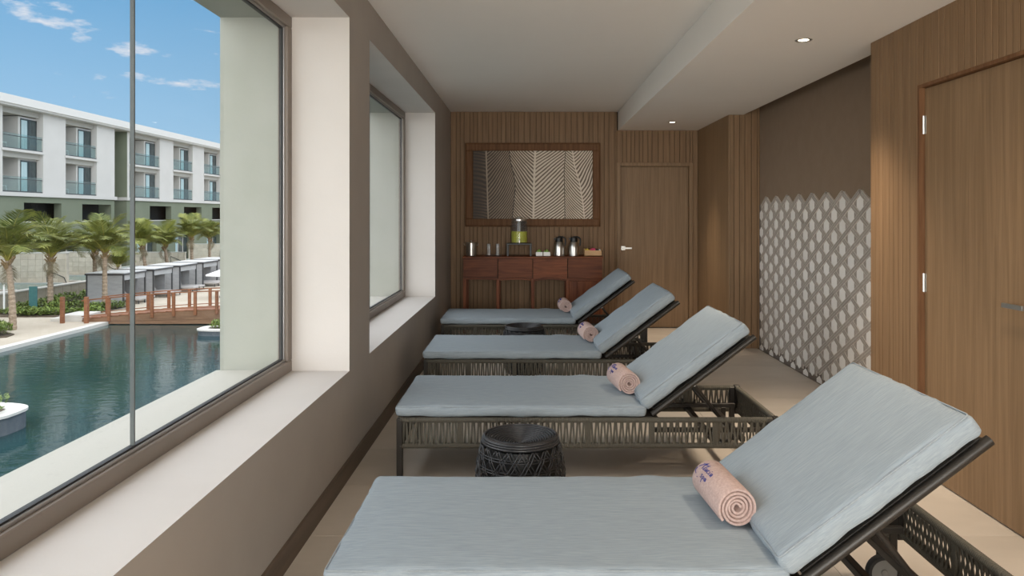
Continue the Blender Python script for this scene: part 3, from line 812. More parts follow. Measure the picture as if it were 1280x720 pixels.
for k in range(5):
    x = -hw+k*wbay; x = min(max(x, -hw+.02), hw-.02)
    for (y0, y1) in ((.010, .045), (dp-.045, dp-.01)):
        MB().cbox(x-.019, x+.019, y0, y1, 0, .665, .002).build('leg', 'wood_red_v', sb)
# cupboard under the last drawer
MB().box(hw-wbay+.02, hw-.02, .03, dp-.015, .06, .66).build('cupboard_body', 'wood_red_v', sb)
dr = MB()
for q in range(4):
    a = hw-wbay+.022+q*(wbay-.044)/4; dr.cbox(a, a+(wbay-.044)/4-.001, .008, .03, .07, .635, .0015)
dr.build('cupboard_door', 'wood_red_v', sb)

# ---- things on it
IY = 9.06
def at_side(name, x, label, cat, group=None, y=IY): return tag(empty(name, (x, y, ST)), label, cat, group)
b_ = at_side('ice_bucket', -.70, 'brushed steel lidded ice bucket on the sideboard', 'ice bucket')
MB().lathe([(0, 0), (.060, 0), (.063, .004), (.066, .150), (.068, .152), (.068, .156), (0, .158)], n=32).build('bucket_body', 'steel', b_, smooth=35)
MB().lathe([(.070, .156), (.068, .164), (.02, .170), (0, .171)], n=32).build('lid', 'steel', b_, smooth=35)
MB().lathe([(0, .169), (.006, .171), (.006, .178), (.011, .182), (.008, .189), (0, .190)], n=16).build('knob', 'steel', b_, smooth=35)
for s_ in (-1, 1):
    MB().tube([(s_*.066, 0, .130), (s_*.082, 0, .132), (s_*.086, 0, .142), (s_*.082, 0, .150)], .004, 8).lathe([(0, -.008), (.008, 0), (0, .008)], (s_*.085, 0, .150), 12).build('handle', 'steel', b_, smooth=40)
for k, x in enumerate((-.483, -.375)):
    g_ = at_side('glass_stack', x, 'tall stack of clear glasses on a small dish beside the %s' % ('ice bucket' if k == 0 else 'drink dispenser stand'), 'glass', 'glass stacks on the sideboard')
    MB().lathe([(0, .004), (.03, .003), (.052, .012), (.054, .010), (.030, 0), (0, 0)], n=28).build('dish', 'ribbed_glass', g_, smooth=40)
    for q in range(4):
        z = .004+q*.034
        MB().lathe([(.0225, z), (.0215, z+.036), (.020, z+.042), (0, z+.042), (0, z+.036), (.018, z+.034), (.0205, z)], n=20).build('glass', 'ribbed_glass', g_, smooth=40)
# drink dispenser on a stand
DXc = -.108
st_ = at_side('dispenser_stand', DXc, 'small black metal stand under the lime drink dispenser', 'stand')
mm = MB(); mm.cbox(-.155, .155, -.11, .11, .138, .155, .002); mm.build('stand_top', 'black', st_)
for sx in (-1, 1):
    for sy in (-1, 1): MB().cbox(sx*.14-.012, sx*.14+.012, sy*.095-.012, sy*.095+.012, 0, .138, .002).build('leg', 'black', st_)
    MB().box(sx*.14-.008, sx*.14+.008, -.085, .085, .118, .138).build('rail', 'black', st_)
dd = tag(empty('drink_dispenser', (DXc, IY, ST+.155)), 'glass drink dispenser half full of lime green juice', 'drink dispenser')
MB().lathe([(0, .001), (.096, .001), (.101, .006), (.101, .232), (.094, .262), (.088, .275), (.085, .275), (.091, .260), (.0985, .232), (.0985, .010), (0, .008)], n=40).build('jar', 'clear_glass', dd, smooth=35)
MB().lathe([(0, .009), (.0975, .011), (.0975, .145), (0, .145)], n=40).build('juice', 'lime_drink', dd, smooth=35)
MB().lathe([(.020, .146), (.020, .300), (.0, .300)], n=20).build('ice_core', 'ribbed_glass', dd, smooth=35)
MB().lathe([(.086, .274), (.096, .276), (.096, .296), (.088, .302), (.020, .306), (.018, .316), (.024, .320), (.020, .328), (0, .330)], n=40).build('lid', 'steel', dd, smooth=35)
mm = MB(); mm.tube([(.004, -.098, .03), (.004, -.135, .03)], .008, 10); mm.tube([(.004, -.130, .034), (.004, -.132, .004)], .008, 10); mm.tube([(.004, -.130, .030), (.004, -.132, .058)], .0055, 8); mm.build('tap', 'steel', dd, smooth=40)
# little white bowls with greens
for k, x in enumerate((.138, .232)):
    w_ = at_side('square_bowl', x, 'small white square bowl of green garnish beside the %s' % ('dispenser stand' if k == 0 else 'steel coffee flask'), 'bowl', 'white bowls on the sideboard')
    mm = MB()
    for (x0, x1, y0, y1) in ((-.041, .041, -.041, -.036), (-.041, .041, .036, .041), (-.041, -.036, -.036, .036), (.036, .041, -.036, .036)): mm.box(x0, x1, y0, y1, 0, .046)
    mm.box(-.036, .036, -.036, .036, 0, .006); mm.build('bowl', 'white_ceramic', w_)
    random.seed(k)
    for q in range(6):
        a = q*1.05; rr = .018 if q else 0
        bm_ = MB(); rq = .017
        bm_.lathe([(0, -rq), (rq*.7, -rq*.7), (rq, 0), (rq*.75, rq*.65), (0, rq*.95)], (rr*math.cos(a), rr*math.sin(a), .050+(.014 if q == 0 else 0)), 10)
        bm_.build('garnish', 'green_leaf', w_, smooth=True)
# coffee flasks
for k, x in enumerate((.382, .566)):
    f_ = at_side('coffee_flask', x, 'steel coffee flask with black lid and handle, %s' % ('the one beside the white bowls' if k == 0 else 'the one beside the tea box'), 'flask', 'steel coffee flasks')
    MB().lathe([(0, 0), (.062, 0), (.066, .004), (.067, .10), (.060, .140), (.046, .168), (.043, .176), (0, .178)], n=36).build('flask_body', 'steel', f_, smooth=35)
    MB().lathe([(.045, .172), (.046, .200), (.043, .222), (.030, .232), (0, .234)], n=32).build('lid', 'black', f_, smooth=35)
    MB().prism([(-.062, .206), (-.040, .190), (-.040, .220), (-.058, .218)], 1, -.014, .014).build('spout', 'black', f_)
    mm = MB(); pts = [(.035, 0, .226), (.062, 0, .224), (.079, 0, .205), (.081, 0, .170), (.077, 0, .135), (.072, 0, .120)]
    mm.tube(pts, [.010, .011, .010, .009, .009, .007], 8); mm.cbox(-.01, .05, -.013, .013, .228, .242, .003); mm.build('handle', 'black', f_, smooth=50)
# tea box
tb = at_side('tea_box', .797, 'small pale wooden box of coloured tea sachets on the sideboard end', 'box')
mm = MB(); bw, bd, bh = .110, .065, .068
mm.box(-bw, bw, -bd, bd, 0, .006)
for (x0, x1, y0, y1, zt_) in ((-bw, bw, -bd, -bd+.007, bh), (-bw, bw, bd-.007, bd, bh), (-bw, -bw+.007, -bd, bd, bh+.022), (bw-.007, bw, -bd, bd, bh+.022)): mm.box(x0, x1, y0, y1, .0, zt_)
mm.box(-bw-.001, bw+.001, -bd-.001, -bd, .034, .036); mm.build('box_body', 'pine', tb)
random.seed(2)
for k in range(9):
    x = -.095+k*.0215; mname = ['sachet_yellow', 'sachet_yellow', 'sachet_yellow', 'sachet_pink', 'sachet_pink', 'sachet_pink', 'sachet_dark', 'sachet_dark', 'sachet_white'][k]
    zt_ = .076+random.uniform(0, .012)+(.008 if 3 <= k <= 5 else 0)
    MB().cbox(x, x+.017, -.052, .050, .008, zt_, .002).build('sachet', mname, tb)

# ================================================================== LEAF PICTURE
pw, ph_ = 1.685, 1.035
pcx, pcz = (666-CX)/99.0, CAMZ+(CY-231)/99.0
pic = tag(empty('framed_leaf_picture', (pcx, YB-.013, pcz)), 'wide dark-framed sepia picture of big ribbed leaves above the sideboard', 'picture')
fw = .088; mm = MB()
for (x0, x1, z0, z1, dpt) in ((-pw/2, pw/2, ph_/2-fw, ph_/2, .045), (-pw/2, pw/2, -ph_/2, -ph_/2+fw, .045), (-pw/2, -pw/2+fw, -ph_/2+fw, ph_/2-fw, .045), (pw/2-fw, pw/2, -ph_/2+fw, ph_/2-fw, .045)):
    mm.cbox(x0, x1, -dpt, 0, z0, z1, .008)
for (x0, x1, z0, z1) in ((-pw/2-.012, pw/2+.012, ph_/2-.02, ph_/2+.012), (-pw/2-.012, pw/2+.012, -ph_/2-.012, -ph_/2+.02), (-pw/2-.012, -pw/2+.02, -ph_/2, ph_/2), (pw/2-.02, pw/2+.012, -ph_/2, ph_/2)):
    mm.cbox(x0, x1, -.028, 0, z0, z1, .006)
mm.build('picture_frame', 'wood_frame', pic)
# print: half-leaf patches; 'vein' is the stripe phase, 'tone' the shade of the sepia print
iw, ih = pw-2*fw, ph_-2*fw
def lerp(tab, v):
    for (v0, u0), (v1, u1) in zip(tab, tab[1:]):
        if v <= v1: return u0+(u1-u0)*(v-v0)/(v1-v0)
    return tab[-1][1]
E0 = [(0, 0), (1, 0)]; R1 = [(0, .108), (1, .125)]
B1 = [(0, .305), (.18, .318), (.35, .345), (.52, .357), (.75, .345), (1, .330)]
R2 = [(0, .520), (.5, .510), (1, .505)]; B2 = [(0, .770), (.3, .758), (.6, .762), (1, .765)]
R3 = [(0, .832), (.2, .848), (.5, .895), (.8, .922), (1, .932)]; E1 = [(0, 1), (1, 1)]
pv, pf, vein, tone = [], [], [], []
def patch(A, B, rib_side, slope, curve, t_rib, t_edge, nu=10, nv=40, yoff=0.0):
    o = len(pv)
    for j in range(nv+1):
        v = j/nv; ua, ub = lerp(A, v), lerp(B, v)
        for i in range(nu+1):
            k = i/nu; u = ua+(ub-ua)*k; dr_ = (u-ua) if rib_side == 'a' else (ub-u)
            frac = k if rib_side == 'a' else 1-k
            pv.append(((u-.5)*iw, yoff, (.5-v)*ih)); vein.append(v*.62+slope*dr_-curve*dr_*dr_*2.2+.02*math.sin(v*7))
            tone.append(t_rib+(t_edge-t_rib)*frac)
    for j in range(nv):
        for i in range(nu):
            q = o+j*(nu+1)+i; pf.append((q, q+nu+1, q+nu+2, q+1))
patch(E0, R1, 'b', .35, .5, .30, .14); patch(R1, B1, 'a', .95, -1.1, .40, .52)
patch(B1, R2, 'b', .85, -1.0, .92, .70); patch(R2, B2, 'a', .80, -.2, 1.15, 1.0)
patch(B2, R3, 'b', 1.0, -1.5, 1.05, .9); patch(R3, E1, 'a', .9, -1.2, 1.05, .9)
def ribstrip(T, wdt, t0):
    o = len(pv); nv = 30
    for j in range(nv+1):
        v = j/nv; u = lerp(T, v)
        for s_ in (-1, 1): pv.append(((u-.5)*iw+s_*wdt/2, -.001, (.5-v)*ih)); vein.append(-1.0); tone.append(t0)
    for j in range(nv): q = o+2*j; pf.append((q, q+2, q+3, q+1))
ribstrip(R1, .020, .62); ribstrip([(v, u-.0045) for v, u in R1], .004, .16); ribstrip(R2, .026, 1.15); ribstrip(R3, .015, 1.15)
ribstrip([(v, u-.003) for v, u in B1], .008, .04); ribstrip([(v, u+.004) for v, u in B2], .009, .25)
me = bpy.data.meshes.new('print'); me.from_pydata(pv, [], pf)
for nm, arr in (('vein', vein), ('tone', tone)):
    at_ = me.attributes.new(nm, 'FLOAT', 'POINT'); at_.data.foreach_set('value', arr)
pm = bpy.data.materials.new('leaf_print'); pm.use_nodes = True; N = pm.node_tree; b = N.nodes['Principled BSDF']; b.inputs['Roughness'].default_value = .55
def nd(t, **k):
    n_ = N.nodes.new(t)
    for a, c in k.items(): setattr(n_, a, c)
    return n_
av = nd('ShaderNodeAttribute', attribute_name='vein'); atn = nd('ShaderNodeAttribute', attribute_name='tone')
def mth(op, a, bb):
    n_ = nd('ShaderNodeMath', operation=op)
    for i, q in enumerate((a, bb)):
        if isinstance(q, (int, float)): n_.inputs[i].default_value = q
        elif q is not None: N.links.new(q, n_.inputs[i])
    return n_.outputs[0]
tcn = nd('ShaderNodeTexCoord'); nz = nd('ShaderNodeTexNoise'); nz.inputs['Scale'].default_value = 9; nz.inputs['Detail'].default_value = 4; N.links.new(tcn.outputs['Object'], nz.inputs['Vector'])
wob_ = mth('MULTIPLY', mth('SUBTRACT', nz.outputs[0], .5), .012)
sn = mth('SINE', mth('MULTIPLY', mth('ADD', av.outputs['Fac'], wob_), 6.2832*30), None)
stripe = mth('ADD', mth('MULTIPLY', sn, .46), .70)
isrib = mth('LESS_THAN', av.outputs['Fac'], -.5)
stripe = mth('MAXIMUM', stripe, isrib)
val = mth('MULTIPLY', mth('MULTIPLY', atn.outputs['Fac'], stripe), mth('ADD', mth('MULTIPLY', nz.outputs[0], .5), .75))
cr = nd('ShaderNodeValToRGB'); N.links.new(val, cr.inputs[0])
cr.color_ramp.elements[0].color = (.018, .011, .007, 1); cr.color_ramp.elements[1].color = (.80, .70, .58, 1); cr.color_ramp.elements[1].position = 1.0
q_ = cr.color_ramp.elements.new(.25); q_.color = (.095, .058, .032, 1)
q_ = cr.color_ramp.elements.new(.6); q_.color = (.40, .31, .22, 1)
N.links.new(cr.outputs[0], b.inputs['Base Color']); me.materials.append(pm)
o = inst(me, 'print', pic, (0, -.016, 0))
MB().box(-iw/2-.01, iw/2+.01, -.014, 0, -ih/2-.01, ih/2+.01).build('backing_board', 'black', pic)

# ================================================================== OUTSIDE
def rz(rel): return CAMZ+rel
WATER = rz(-5.75)
struct(MB().box(-120, 12, -40, 200, WATER-1.6, WATER-1.2).build('ground', 'paving'), 'sandy ground below the terraces')
struct(MB().box(-22.2, XO, -30, 41.6, WATER-.05, WATER).build('pool_water', 'pool_water'), 'dark teal pool water')
XCOP = -22.2
struct(MB().box(-60, XCOP-.45, -30, 41.6, WATER-1.2, ZP).build('pool_paving', 'paving'), 'pale stone paving beside the pool')
struct(MB().box(XCOP-.45, XCOP, -30, 41.6, WATER-1.2, ZP+.01).build('pool_coping', 'coping'), 'white pool coping')
struct(MB().box(-60, 10, 41.6, 180, WATER-1.2, ZP+.02).build('cabana_deck', 'paving'), 'pale deck beyond the bridge')

# ---- timber bridge along x at the far end of the pool
BY0, BY1 = 38.9, 40.6
br = tag(empty('timber_bridge', (-16, BY0, ZP)), 'arched brown timber footbridge with post railings across the pool end', 'bridge')
BXL, BXR = -23.6, -4.0
def deckz(x): # arch
    u = (x-(BXL+BXR)/2)/((BXR-BXL)/2); return .72-.62*u*u*.9
def L_(x): return x+16
nb = 40
for k in range(nb):
    xa = BXL+(BXR-BXL)*k/nb; xb = BXL+(BXR-BXL)*(k+1)/nb; z = deckz((xa+xb)/2)
    pl = MB().cbox(L_(xa)+.01, L_(xb)-.01, -.05, BY1-BY0+.05, z-.05, z, .01).build('deck_plank', 'bridge_wood', br)
for yy_ in (0, BY1-BY0):
    xs_ = lin(BXL, BXR, 31)
    for q in range(3):   # fascia boards
        hi = [(L_(x), deckz(x)-.05-q*.01-(deckz(x)-.05+.10)*q/3) for x in xs_]; lo_ = [(L_(x), deckz(x)-.06-(deckz(x)-.05+.10)*(q+1)/3) for x in xs_]
        MB().prism(hi+lo_[::-1], 1, yy_-.04, yy_+.04).build('fascia_board', 'bridge_beam', br)
    px2 = []
    x = BXL+.3
    while x < BXR: px2.append(x); x += 1.14
    for x in px2:
        z = deckz(x); MB().cbox(L_(x)-.075, L_(x)+.075, yy_-.12 if yy_ == 0 else yy_+.0, yy_+.0 if yy_ == 0 else yy_+.12, z-.28, z+.98, .012).build('post', 'bridge_wood', br)
    for (h, t) in ((.93, .06), (.10, .04)):
        pts = [(L_(x), deckz(x)+h) for x in xs_]; yq = -.06 if yy_ == 0 else yy_+.06
        MB().prism([(a, c+t) for a, c in pts]+[(a, c) for a, c in pts[::-1]], 1, yq-.03, yq+.03).build('rail', 'bridge_wood', br)
for (px1, py1) in ((78, 404), (108, 404)):
    q = pix(px1, py1, ZP)
    tag(MB().cbox(-.09, .09, -.09, .09, -.02, 1.38, .015).build('timber_post', 'bridge_wood', None, loc=q), 'square brown timber post on the paving %s' % ('at the bridge steps' if px1 > 100 else 'before the shrub bed'), 'post', 'timber posts by the bridge')
q = pix(112, 402, ZP); stp = tag(empty('bridge_steps', (q.x-.9, BY0-.02, ZP)), 'pale stone steps at the end of the bridge', 'steps')
for k in range(2): MB().cbox(-1.2+k*.5, .55, .05, 1.7, k*.17-.01, k*.17+.17, .015).build('step', 'coping', stp)

# ---- shrubs, planters
def leaf_clump(seed, n, rx, rz_, lsize):
    rnd = random.Random(seed); mm = MB()
    for _ in range(n):
        a = rnd.uniform(0, 6.283); rr = math.sqrt(rnd.random())*rx; h = rz_*(.15+.85*rnd.random()**.7)*math.sqrt(max(.05, 1-(rr/rx)**2*.8))
        c = Vector((rr*math.cos(a), rr*math.sin(a), h)); yaw = rnd.uniform(0, 6.283); tilt = rnd.uniform(-.2, 1.1); s_ = lsize*rnd.uniform(.6, 1.3)
        mx = Matrix.Translation(c) @ Matrix.Rotation(yaw, 4, 'Z') @ Matrix.Rotation(-tilt, 4, 'Y')
        mm.add([mx @ Vector(p_) for p_ in ((0, 0, 0), (.5*s_, -.22*s_, .03*s_), (s_, 0, 0), (.5*s_, .22*s_, .03*s_))], [(0, 1, 2), (0, 2, 3)])
    for k in range(7):
        a = rnd.uniform(0, 6.283); mm.tube([(0, 0, 0), (rx*.5*math.cos(a), rx*.5*math.sin(a), rz_*.7)], .012, 4)
    return mm
clumps = []
for s_ in range(3):
    o = leaf_clump(s_, 420, .75, .75, .24).build('tmp', 'shrub', fix=False); clumps.append(o.data); bpy.data.objects.remove(o)
bed = tag(MB().prism([(-30.9, 36.8), (-25.9, 36.2), (-25.0, 35.2), (-24.2, 34.6), (-24.0, 33.8), (-25, 33.2), (-30.9, 33.2)], 2, ZP, ZP+.05).build('shrub_bed', 'soil'), 'planting bed with a palm beside the pool paving', 'flower bed')
bed2 = tag(MB().prism([(-30.9, 40.6), (-25.6, 40.6), (-24.6, 41.5), (-24.6, 45.6), (-28.3, 45.9), (-28.3, 72), (-30.9, 72)], 2, ZP, ZP+.06).build('shrub_bed', 'soil'), 'planting bed along the beige retaining wall', 'flower bed')
random.seed(21)
sh = [(-26.3, 34.6), (-25.5, 34.2), (-24.8, 34.3), (-27.3, 35.0), (-28.2, 34.4), (-26.0, 35.8), (-29.2, 35.2),
      (-29.95, 43.9), (-29.6, 42.0), (-28.2, 41.4), (-27.5, 41.3), (-26.7, 41.5), (-25.9, 41.7), (-25.2, 42.2), (-29.9, 46.4), (-28.6, 44.3), (-27.8, 43.4), (-26.8, 43.6), (-25.8, 43.8), (-25.0, 44.2),
      (-29.9, 45.4), (-29.6, 47.4), (-29.8, 50)]
for i, (x, y_) in enumerate(sh):
    o = inst(clumps[i % 3], 'shrub', None, (x, y_, ZP+.03), (0, 0, i*1.1), (random.uniform(.75, 1.05),)*2+(random.uniform(.55, .85)*(1 if i < 7 or y_ > 42.5 else .75),))
    tag(o, 'leafy green shrub in the bed %s' % ('around the palm next to the pool paving' if i < 7 else 'below the beige retaining wall'), 'shrub', 'shrubs by the pool paving' if i < 7 else 'shrubs below the retaining wall')
# round-ended planter island in the pool
def planter(name, cx_, cy_, lx, ly, z0, z1, label):
    root = tag(empty(name, (cx_, cy_, z0)), label, 'planter')
    def oval(a, b_): return [(a*math.copysign(abs(math.cos(t))**.6, math.cos(t)), b_*math.copysign(abs(math.sin(t))**.6, math.sin(t))) for t in [2*math.pi*i/40 for i in range(40)]]
    MB().prism(oval(lx, ly), 2, -.3, z1-z0-.06).build('planter_wall', 'planter_side', root)
    o_ = oval(lx+.05, ly+.05); i_ = oval(lx-.42, ly-.42); n = 40
    vs = [(*q, z1-z0) for q in o_]+[(*q, z1-z0) for q in i_]+[(*q, z1-z0-.07) for q in o_]+[(*q, z1-z0-.07) for q in i_]
    fs = []
    for k in range(n):
        k2 = (k+1) % n; fs += [(k, k2, n+k2, n+k), (2*n+k, 3*n+k, 3*n+k2, 2*n+k2), (k, 2*n+k, 2*n+k2, k2), (n+k, n+k2, 3*n+k2, 3*n+k)]
    MB().add(vs, fs).build('planter_coping', 'coping', root)
    MB().prism(i_, 2, z1-z0-.08, z1-z0-.03).build('soil', 'soil', root)
planter('pool_planter', -16.55, 19.6, 2.9, 1.0, WATER, rz(-5.22), 'curved stone planter island with white coping in the pool')
planter('pool_planter', -14.6, 35.9, 1.4, .8, WATER, rz(-5.45), 'low white-rimmed planter island near the bridge')
tl = leaf_clump(9, 160, .5, .75, .17)
tag(tl.build('planter_shrub', 'shrub', fix=False, loc=(-14.35, 19.45, rz(-5.25))), 'leafy plant growing on the stone planter island in the pool', 'shrub')
tl = leaf_clump(12, 70, .32, .5, .13)
tag(tl.build('trailing_plant', 'shrub', fix=False, loc=(-13.95, 18.75, rz(-5.68))), 'small trailing plant hanging down the side of the planter island', 'shrub')

for k, (dx_, dy_) in enumerate(((-18.3, 19.5), (-17.4, 19.75), (-16.5, 19.5), (-15.5, 19.7), (-15.1, 35.9), (-14.2, 35.9))):
    o = inst(clumps[k % 3], 'planter_shrub', None, (dx_, dy_, rz(-5.26) if dy_ < 30 else rz(-5.49)), (0, 0, k*1.3), (.55, .55, .6))
    tag(o, 'low green shrub planted on the %s' % ('curved stone planter island in the pool' if dy_ < 30 else 'low white-rimmed island near the bridge'), 'shrub', 'shrubs on the %s' % ('curved planter island' if dy_ < 30 else 'island near the bridge'))
# ---- hotel building opposite, parallel to our windows
XB = -36.7
hb = tag(empty('hotel_building', (XB, 66, ZP)), 'white and green hotel block with glass balconies and a white flat roof edge', 'building')
def part(name, mname, boxes, parent=hb, origin=(XB, 66, ZP)):
    mm = MB()
    for (x0, x1, y0, y1, z0, z1) in boxes: mm.box(x0-origin[0], x1-origin[0], y0-origin[1], y1-origin[1], rz(z0)-origin[2], rz(z1)-origin[2])
    return mm.build(name, mname, parent)
BAYS1 = [(16.3, 20.6), (23.3, 27.6), (30.3, 34.6), (37.3, 41.6), (44.3, 48.6), (51.3, 55.6), (58.3, 62.5)]; BAYS2 = [(67.6, 73.2), (76.0, 80.4), (83.2, 87.6), (90.4, 94.6)]
ZF1, ZF2, ZE = 1.73, 4.81, 7.72
DEP = 1.9
# white upper storeys: piers, spandrels, end walls
def piers(bays, a, b):
    ed = [a]+[t for q in bays for t in q]+[b]
    for y0, y1 in zip(ed[0::2], ed[1::2]): part('pier', 'stucco_white', [(XB-DEP, XB, y0, y1, ZF1-.12, ZE)])
piers(BAYS1, 12, 65.2); piers(BAYS2, 67.3, 101)
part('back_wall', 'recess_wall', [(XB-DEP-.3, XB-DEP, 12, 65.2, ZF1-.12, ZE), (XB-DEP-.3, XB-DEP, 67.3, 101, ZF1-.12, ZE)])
for (y0, y1) in BAYS1+BAYS2:
    part('balcony_slab', 'stucco_white', [(XB-DEP, XB+.06, y0-.12, y1+.12, ZF2-.18, ZF2)])
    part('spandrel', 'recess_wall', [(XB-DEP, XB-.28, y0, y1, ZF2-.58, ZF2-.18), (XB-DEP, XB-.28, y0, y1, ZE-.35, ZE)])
for (a, b) in ((12, 65.4), (67.1, 101)): part('cornice_band', 'stucco_white', [(XB-DEP, XB+.12, a, b, ZF1-.30, ZF1-.02)])
# recess between the two blocks
part('recess_wall', 'stucco_green', [(XB-3.2, XB-2.6, 65, 67.5, -4.7, ZE)]); part('recess_cheek', 'stucco_green', [(XB-2.6, XB-DEP, 65.15, 65.2, -4.7, ZE), (XB-2.6, XB-.02, 67.22, 67.295, -4.7, ZE)])
part('recess_light', 'stucco_white', [(XB-2.6, XB-2.35, 66.0, 66.6, 3.1, 3.35)])
# roof edge: two-step white fascia and eaves
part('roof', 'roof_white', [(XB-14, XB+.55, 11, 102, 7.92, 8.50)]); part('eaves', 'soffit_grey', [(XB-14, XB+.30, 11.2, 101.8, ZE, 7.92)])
part('roof_lip', 'roof_white', [(XB+.25, XB+.42, 11, 102, 7.78, 7.93)])
# ground floor in green render, with dark loggias and patio doors
LOG = [(18.5, 22.8), (25.5, 29.8), (32.5, 36.8), (39.5, 43.8), (46.5, 50.8), (53.5, 57.8), (60.5, 64.7), (71.3, 75.6), (78.4, 82.6), (85.4, 89.6), (92.4, 96.6)]
PAT = [(14.0, 17.4), (21.0, 24.4), (28, 31.4), (35, 38.4), (42, 45.4), (48.8, 52.2), (56.6, 60.0), (61.6, 64.4), (69.0, 72.6), (76.5, 80.0), (84, 87.5), (91, 94.5)]
def rows(ops, z0, z1, a, b):
    ed = [a]+[t for q in ops for t in q if a < q[0] < b]+[b]; return [(XB-.6, XB-.02, y0, y1, z0, z1) for y0, y1 in zip(ed[0::2], ed[1::2])]
for (a, b) in ((12, 65.2), (67.3, 101)):
    part('green_wall', 'stucco_green', [(XB-.6, XB-.02, a, b, .98, ZF1-.30), (XB-.6, XB-.02, a, b, -2.05, -.40)]+rows(LOG, -.40, .98, a, b)+rows(PAT, -4.7, -2.05, a, b))
part('ground_back_wall', 'recess_shade', [(XB-1.4, XB-1.3, 12, 65, -4.7, ZF1-.3), (XB-1.4, XB-1.3, 67.6, 101, -4.7, ZF1-.3), (XB-1.3, XB-.6, 12, 65, -.55, -.42), (XB-1.3, XB-.6, 67.6, 101, -.55, -.42)])  # near-black colour stands in for the deep shade inside the loggias
for (y0, y1) in LOG: part('loggia_ledge', 'stucco_white', [(XB-.6, XB+.06, y0-.1, y1+.1, -.48, -.40)])
for (y0, y1) in PAT:
    g_ = part('patio_door', 'far_glass', [(XB-.5, XB-.44, y0, y1, -4.7, -2.05)])
    part('curtain', 'curtain', [(XB-.43, XB-.40, y0+.2, y0+1.2, -4.6, -2.1)], g_, (XB, 66, ZP))
    part('mullion', 'stucco_white', [(XB-.44, XB-.38, y0+q-.05, y0+q+.05, -4.7, -2.05) for q in (0.05, 1.3, 2.4)], g_, (XB, 66, ZP))
# balconies
chair_me = None
for (y0, y1) in BAYS1+BAYS2:
    for zf in (ZF1, ZF2):
        w_ = y1-y0; DD = .55; sb_ = y0+w_-1.95
        ga = sb_+.22; gb = y1-.04
        part('room_front', 'stucco_white', [(XB-DEP, XB-DD, sb_, y1, zf, zf+2.5)])
        dg = part('balcony_door', 'far_glass', [(XB-DD, XB-DD+.05, ga, gb, zf, zf+2.3)])
        part('curtain', 'curtain', [(XB-DD+.05, XB-DD+.07, ga+.03, ga+(gb-ga)*.38, zf+.05, zf+2.25)], dg, (XB, 66, ZP))
        part('door_surround', 'rail_dark', [(XB-DD, XB-DD+.08, gb-.07, gb, zf, zf+2.36), (XB-DD, XB-DD+.08, ga, gb, zf+2.3, zf+2.36), (XB-DD, XB-DD+.08, ga+(gb-ga)*.5, ga+(gb-ga)*.5+.07, zf, zf+2.3)], dg, (XB, 66, ZP))
        gl = part('balustrade_glass', 'balcony_glass', [(XB-.10, XB-.08, y0+.03, y1-.03, zf+.06, zf+1.12)])
        part('handrail', 'rail_dark', [(XB-.12, XB-.06, y0, y1, zf+.92, zf+.965), (XB-.14, XB-.04, y0, y1, zf-.02, zf+.08)], gl, (XB, 66, ZP))
        if y0 < 40: continue
        # white balcony chair
        ch = tag(empty('balcony_chair', (XB-.50, y0+.55, rz(zf)+.001)), 'small white chair on %s glass-fronted hotel balcony' % ('an upper' if zf == ZF2 else 'a lower'), 'chair', 'white chairs on the %s balconies' % ('upper' if zf == ZF2 else 'lower'))
        if chair_me is None:
            chair_me = []
            mm = MB(); mm.cbox(-.24, .24, -.24, .24, .40, .44, .01); o = mm.build('seat', 'canvas_white', ch); chair_me.append(('seat', o.data))
            mm = MB(); mm.tube([(-.24, -.22, .42), (-.30, -.20, .80), (-.30, .20, .80), (-.24, .22, .42)], .022, 6); mm.tube([(-.27, -.2, .62), (-.27, .2, .62)], .02, 6); o = mm.build('backrest', 'canvas_white', ch); chair_me.append(('backrest', o.data))
            for sx in (-1, 1):
                for sy in (-1, 1):
                    o = MB().tube([(sx*.2, sy*.2, .41), (sx*.25, sy*.23, 0)], .018, 6).build('leg', 'canvas_white', ch); chair_me.append(('leg', o.data))
        else:
            for nm, me in chair_me: inst(me, nm, ch)
part('building_core', 'recess_wall', [(XB-14, XB-DEP-.35, 12, 65, -4.7, ZE), (XB-14, XB-3.3, 64.9, 68, -4.7, ZE), (XB-14, XB-DEP-.35, 67.5, 101, -4.7, ZE)])

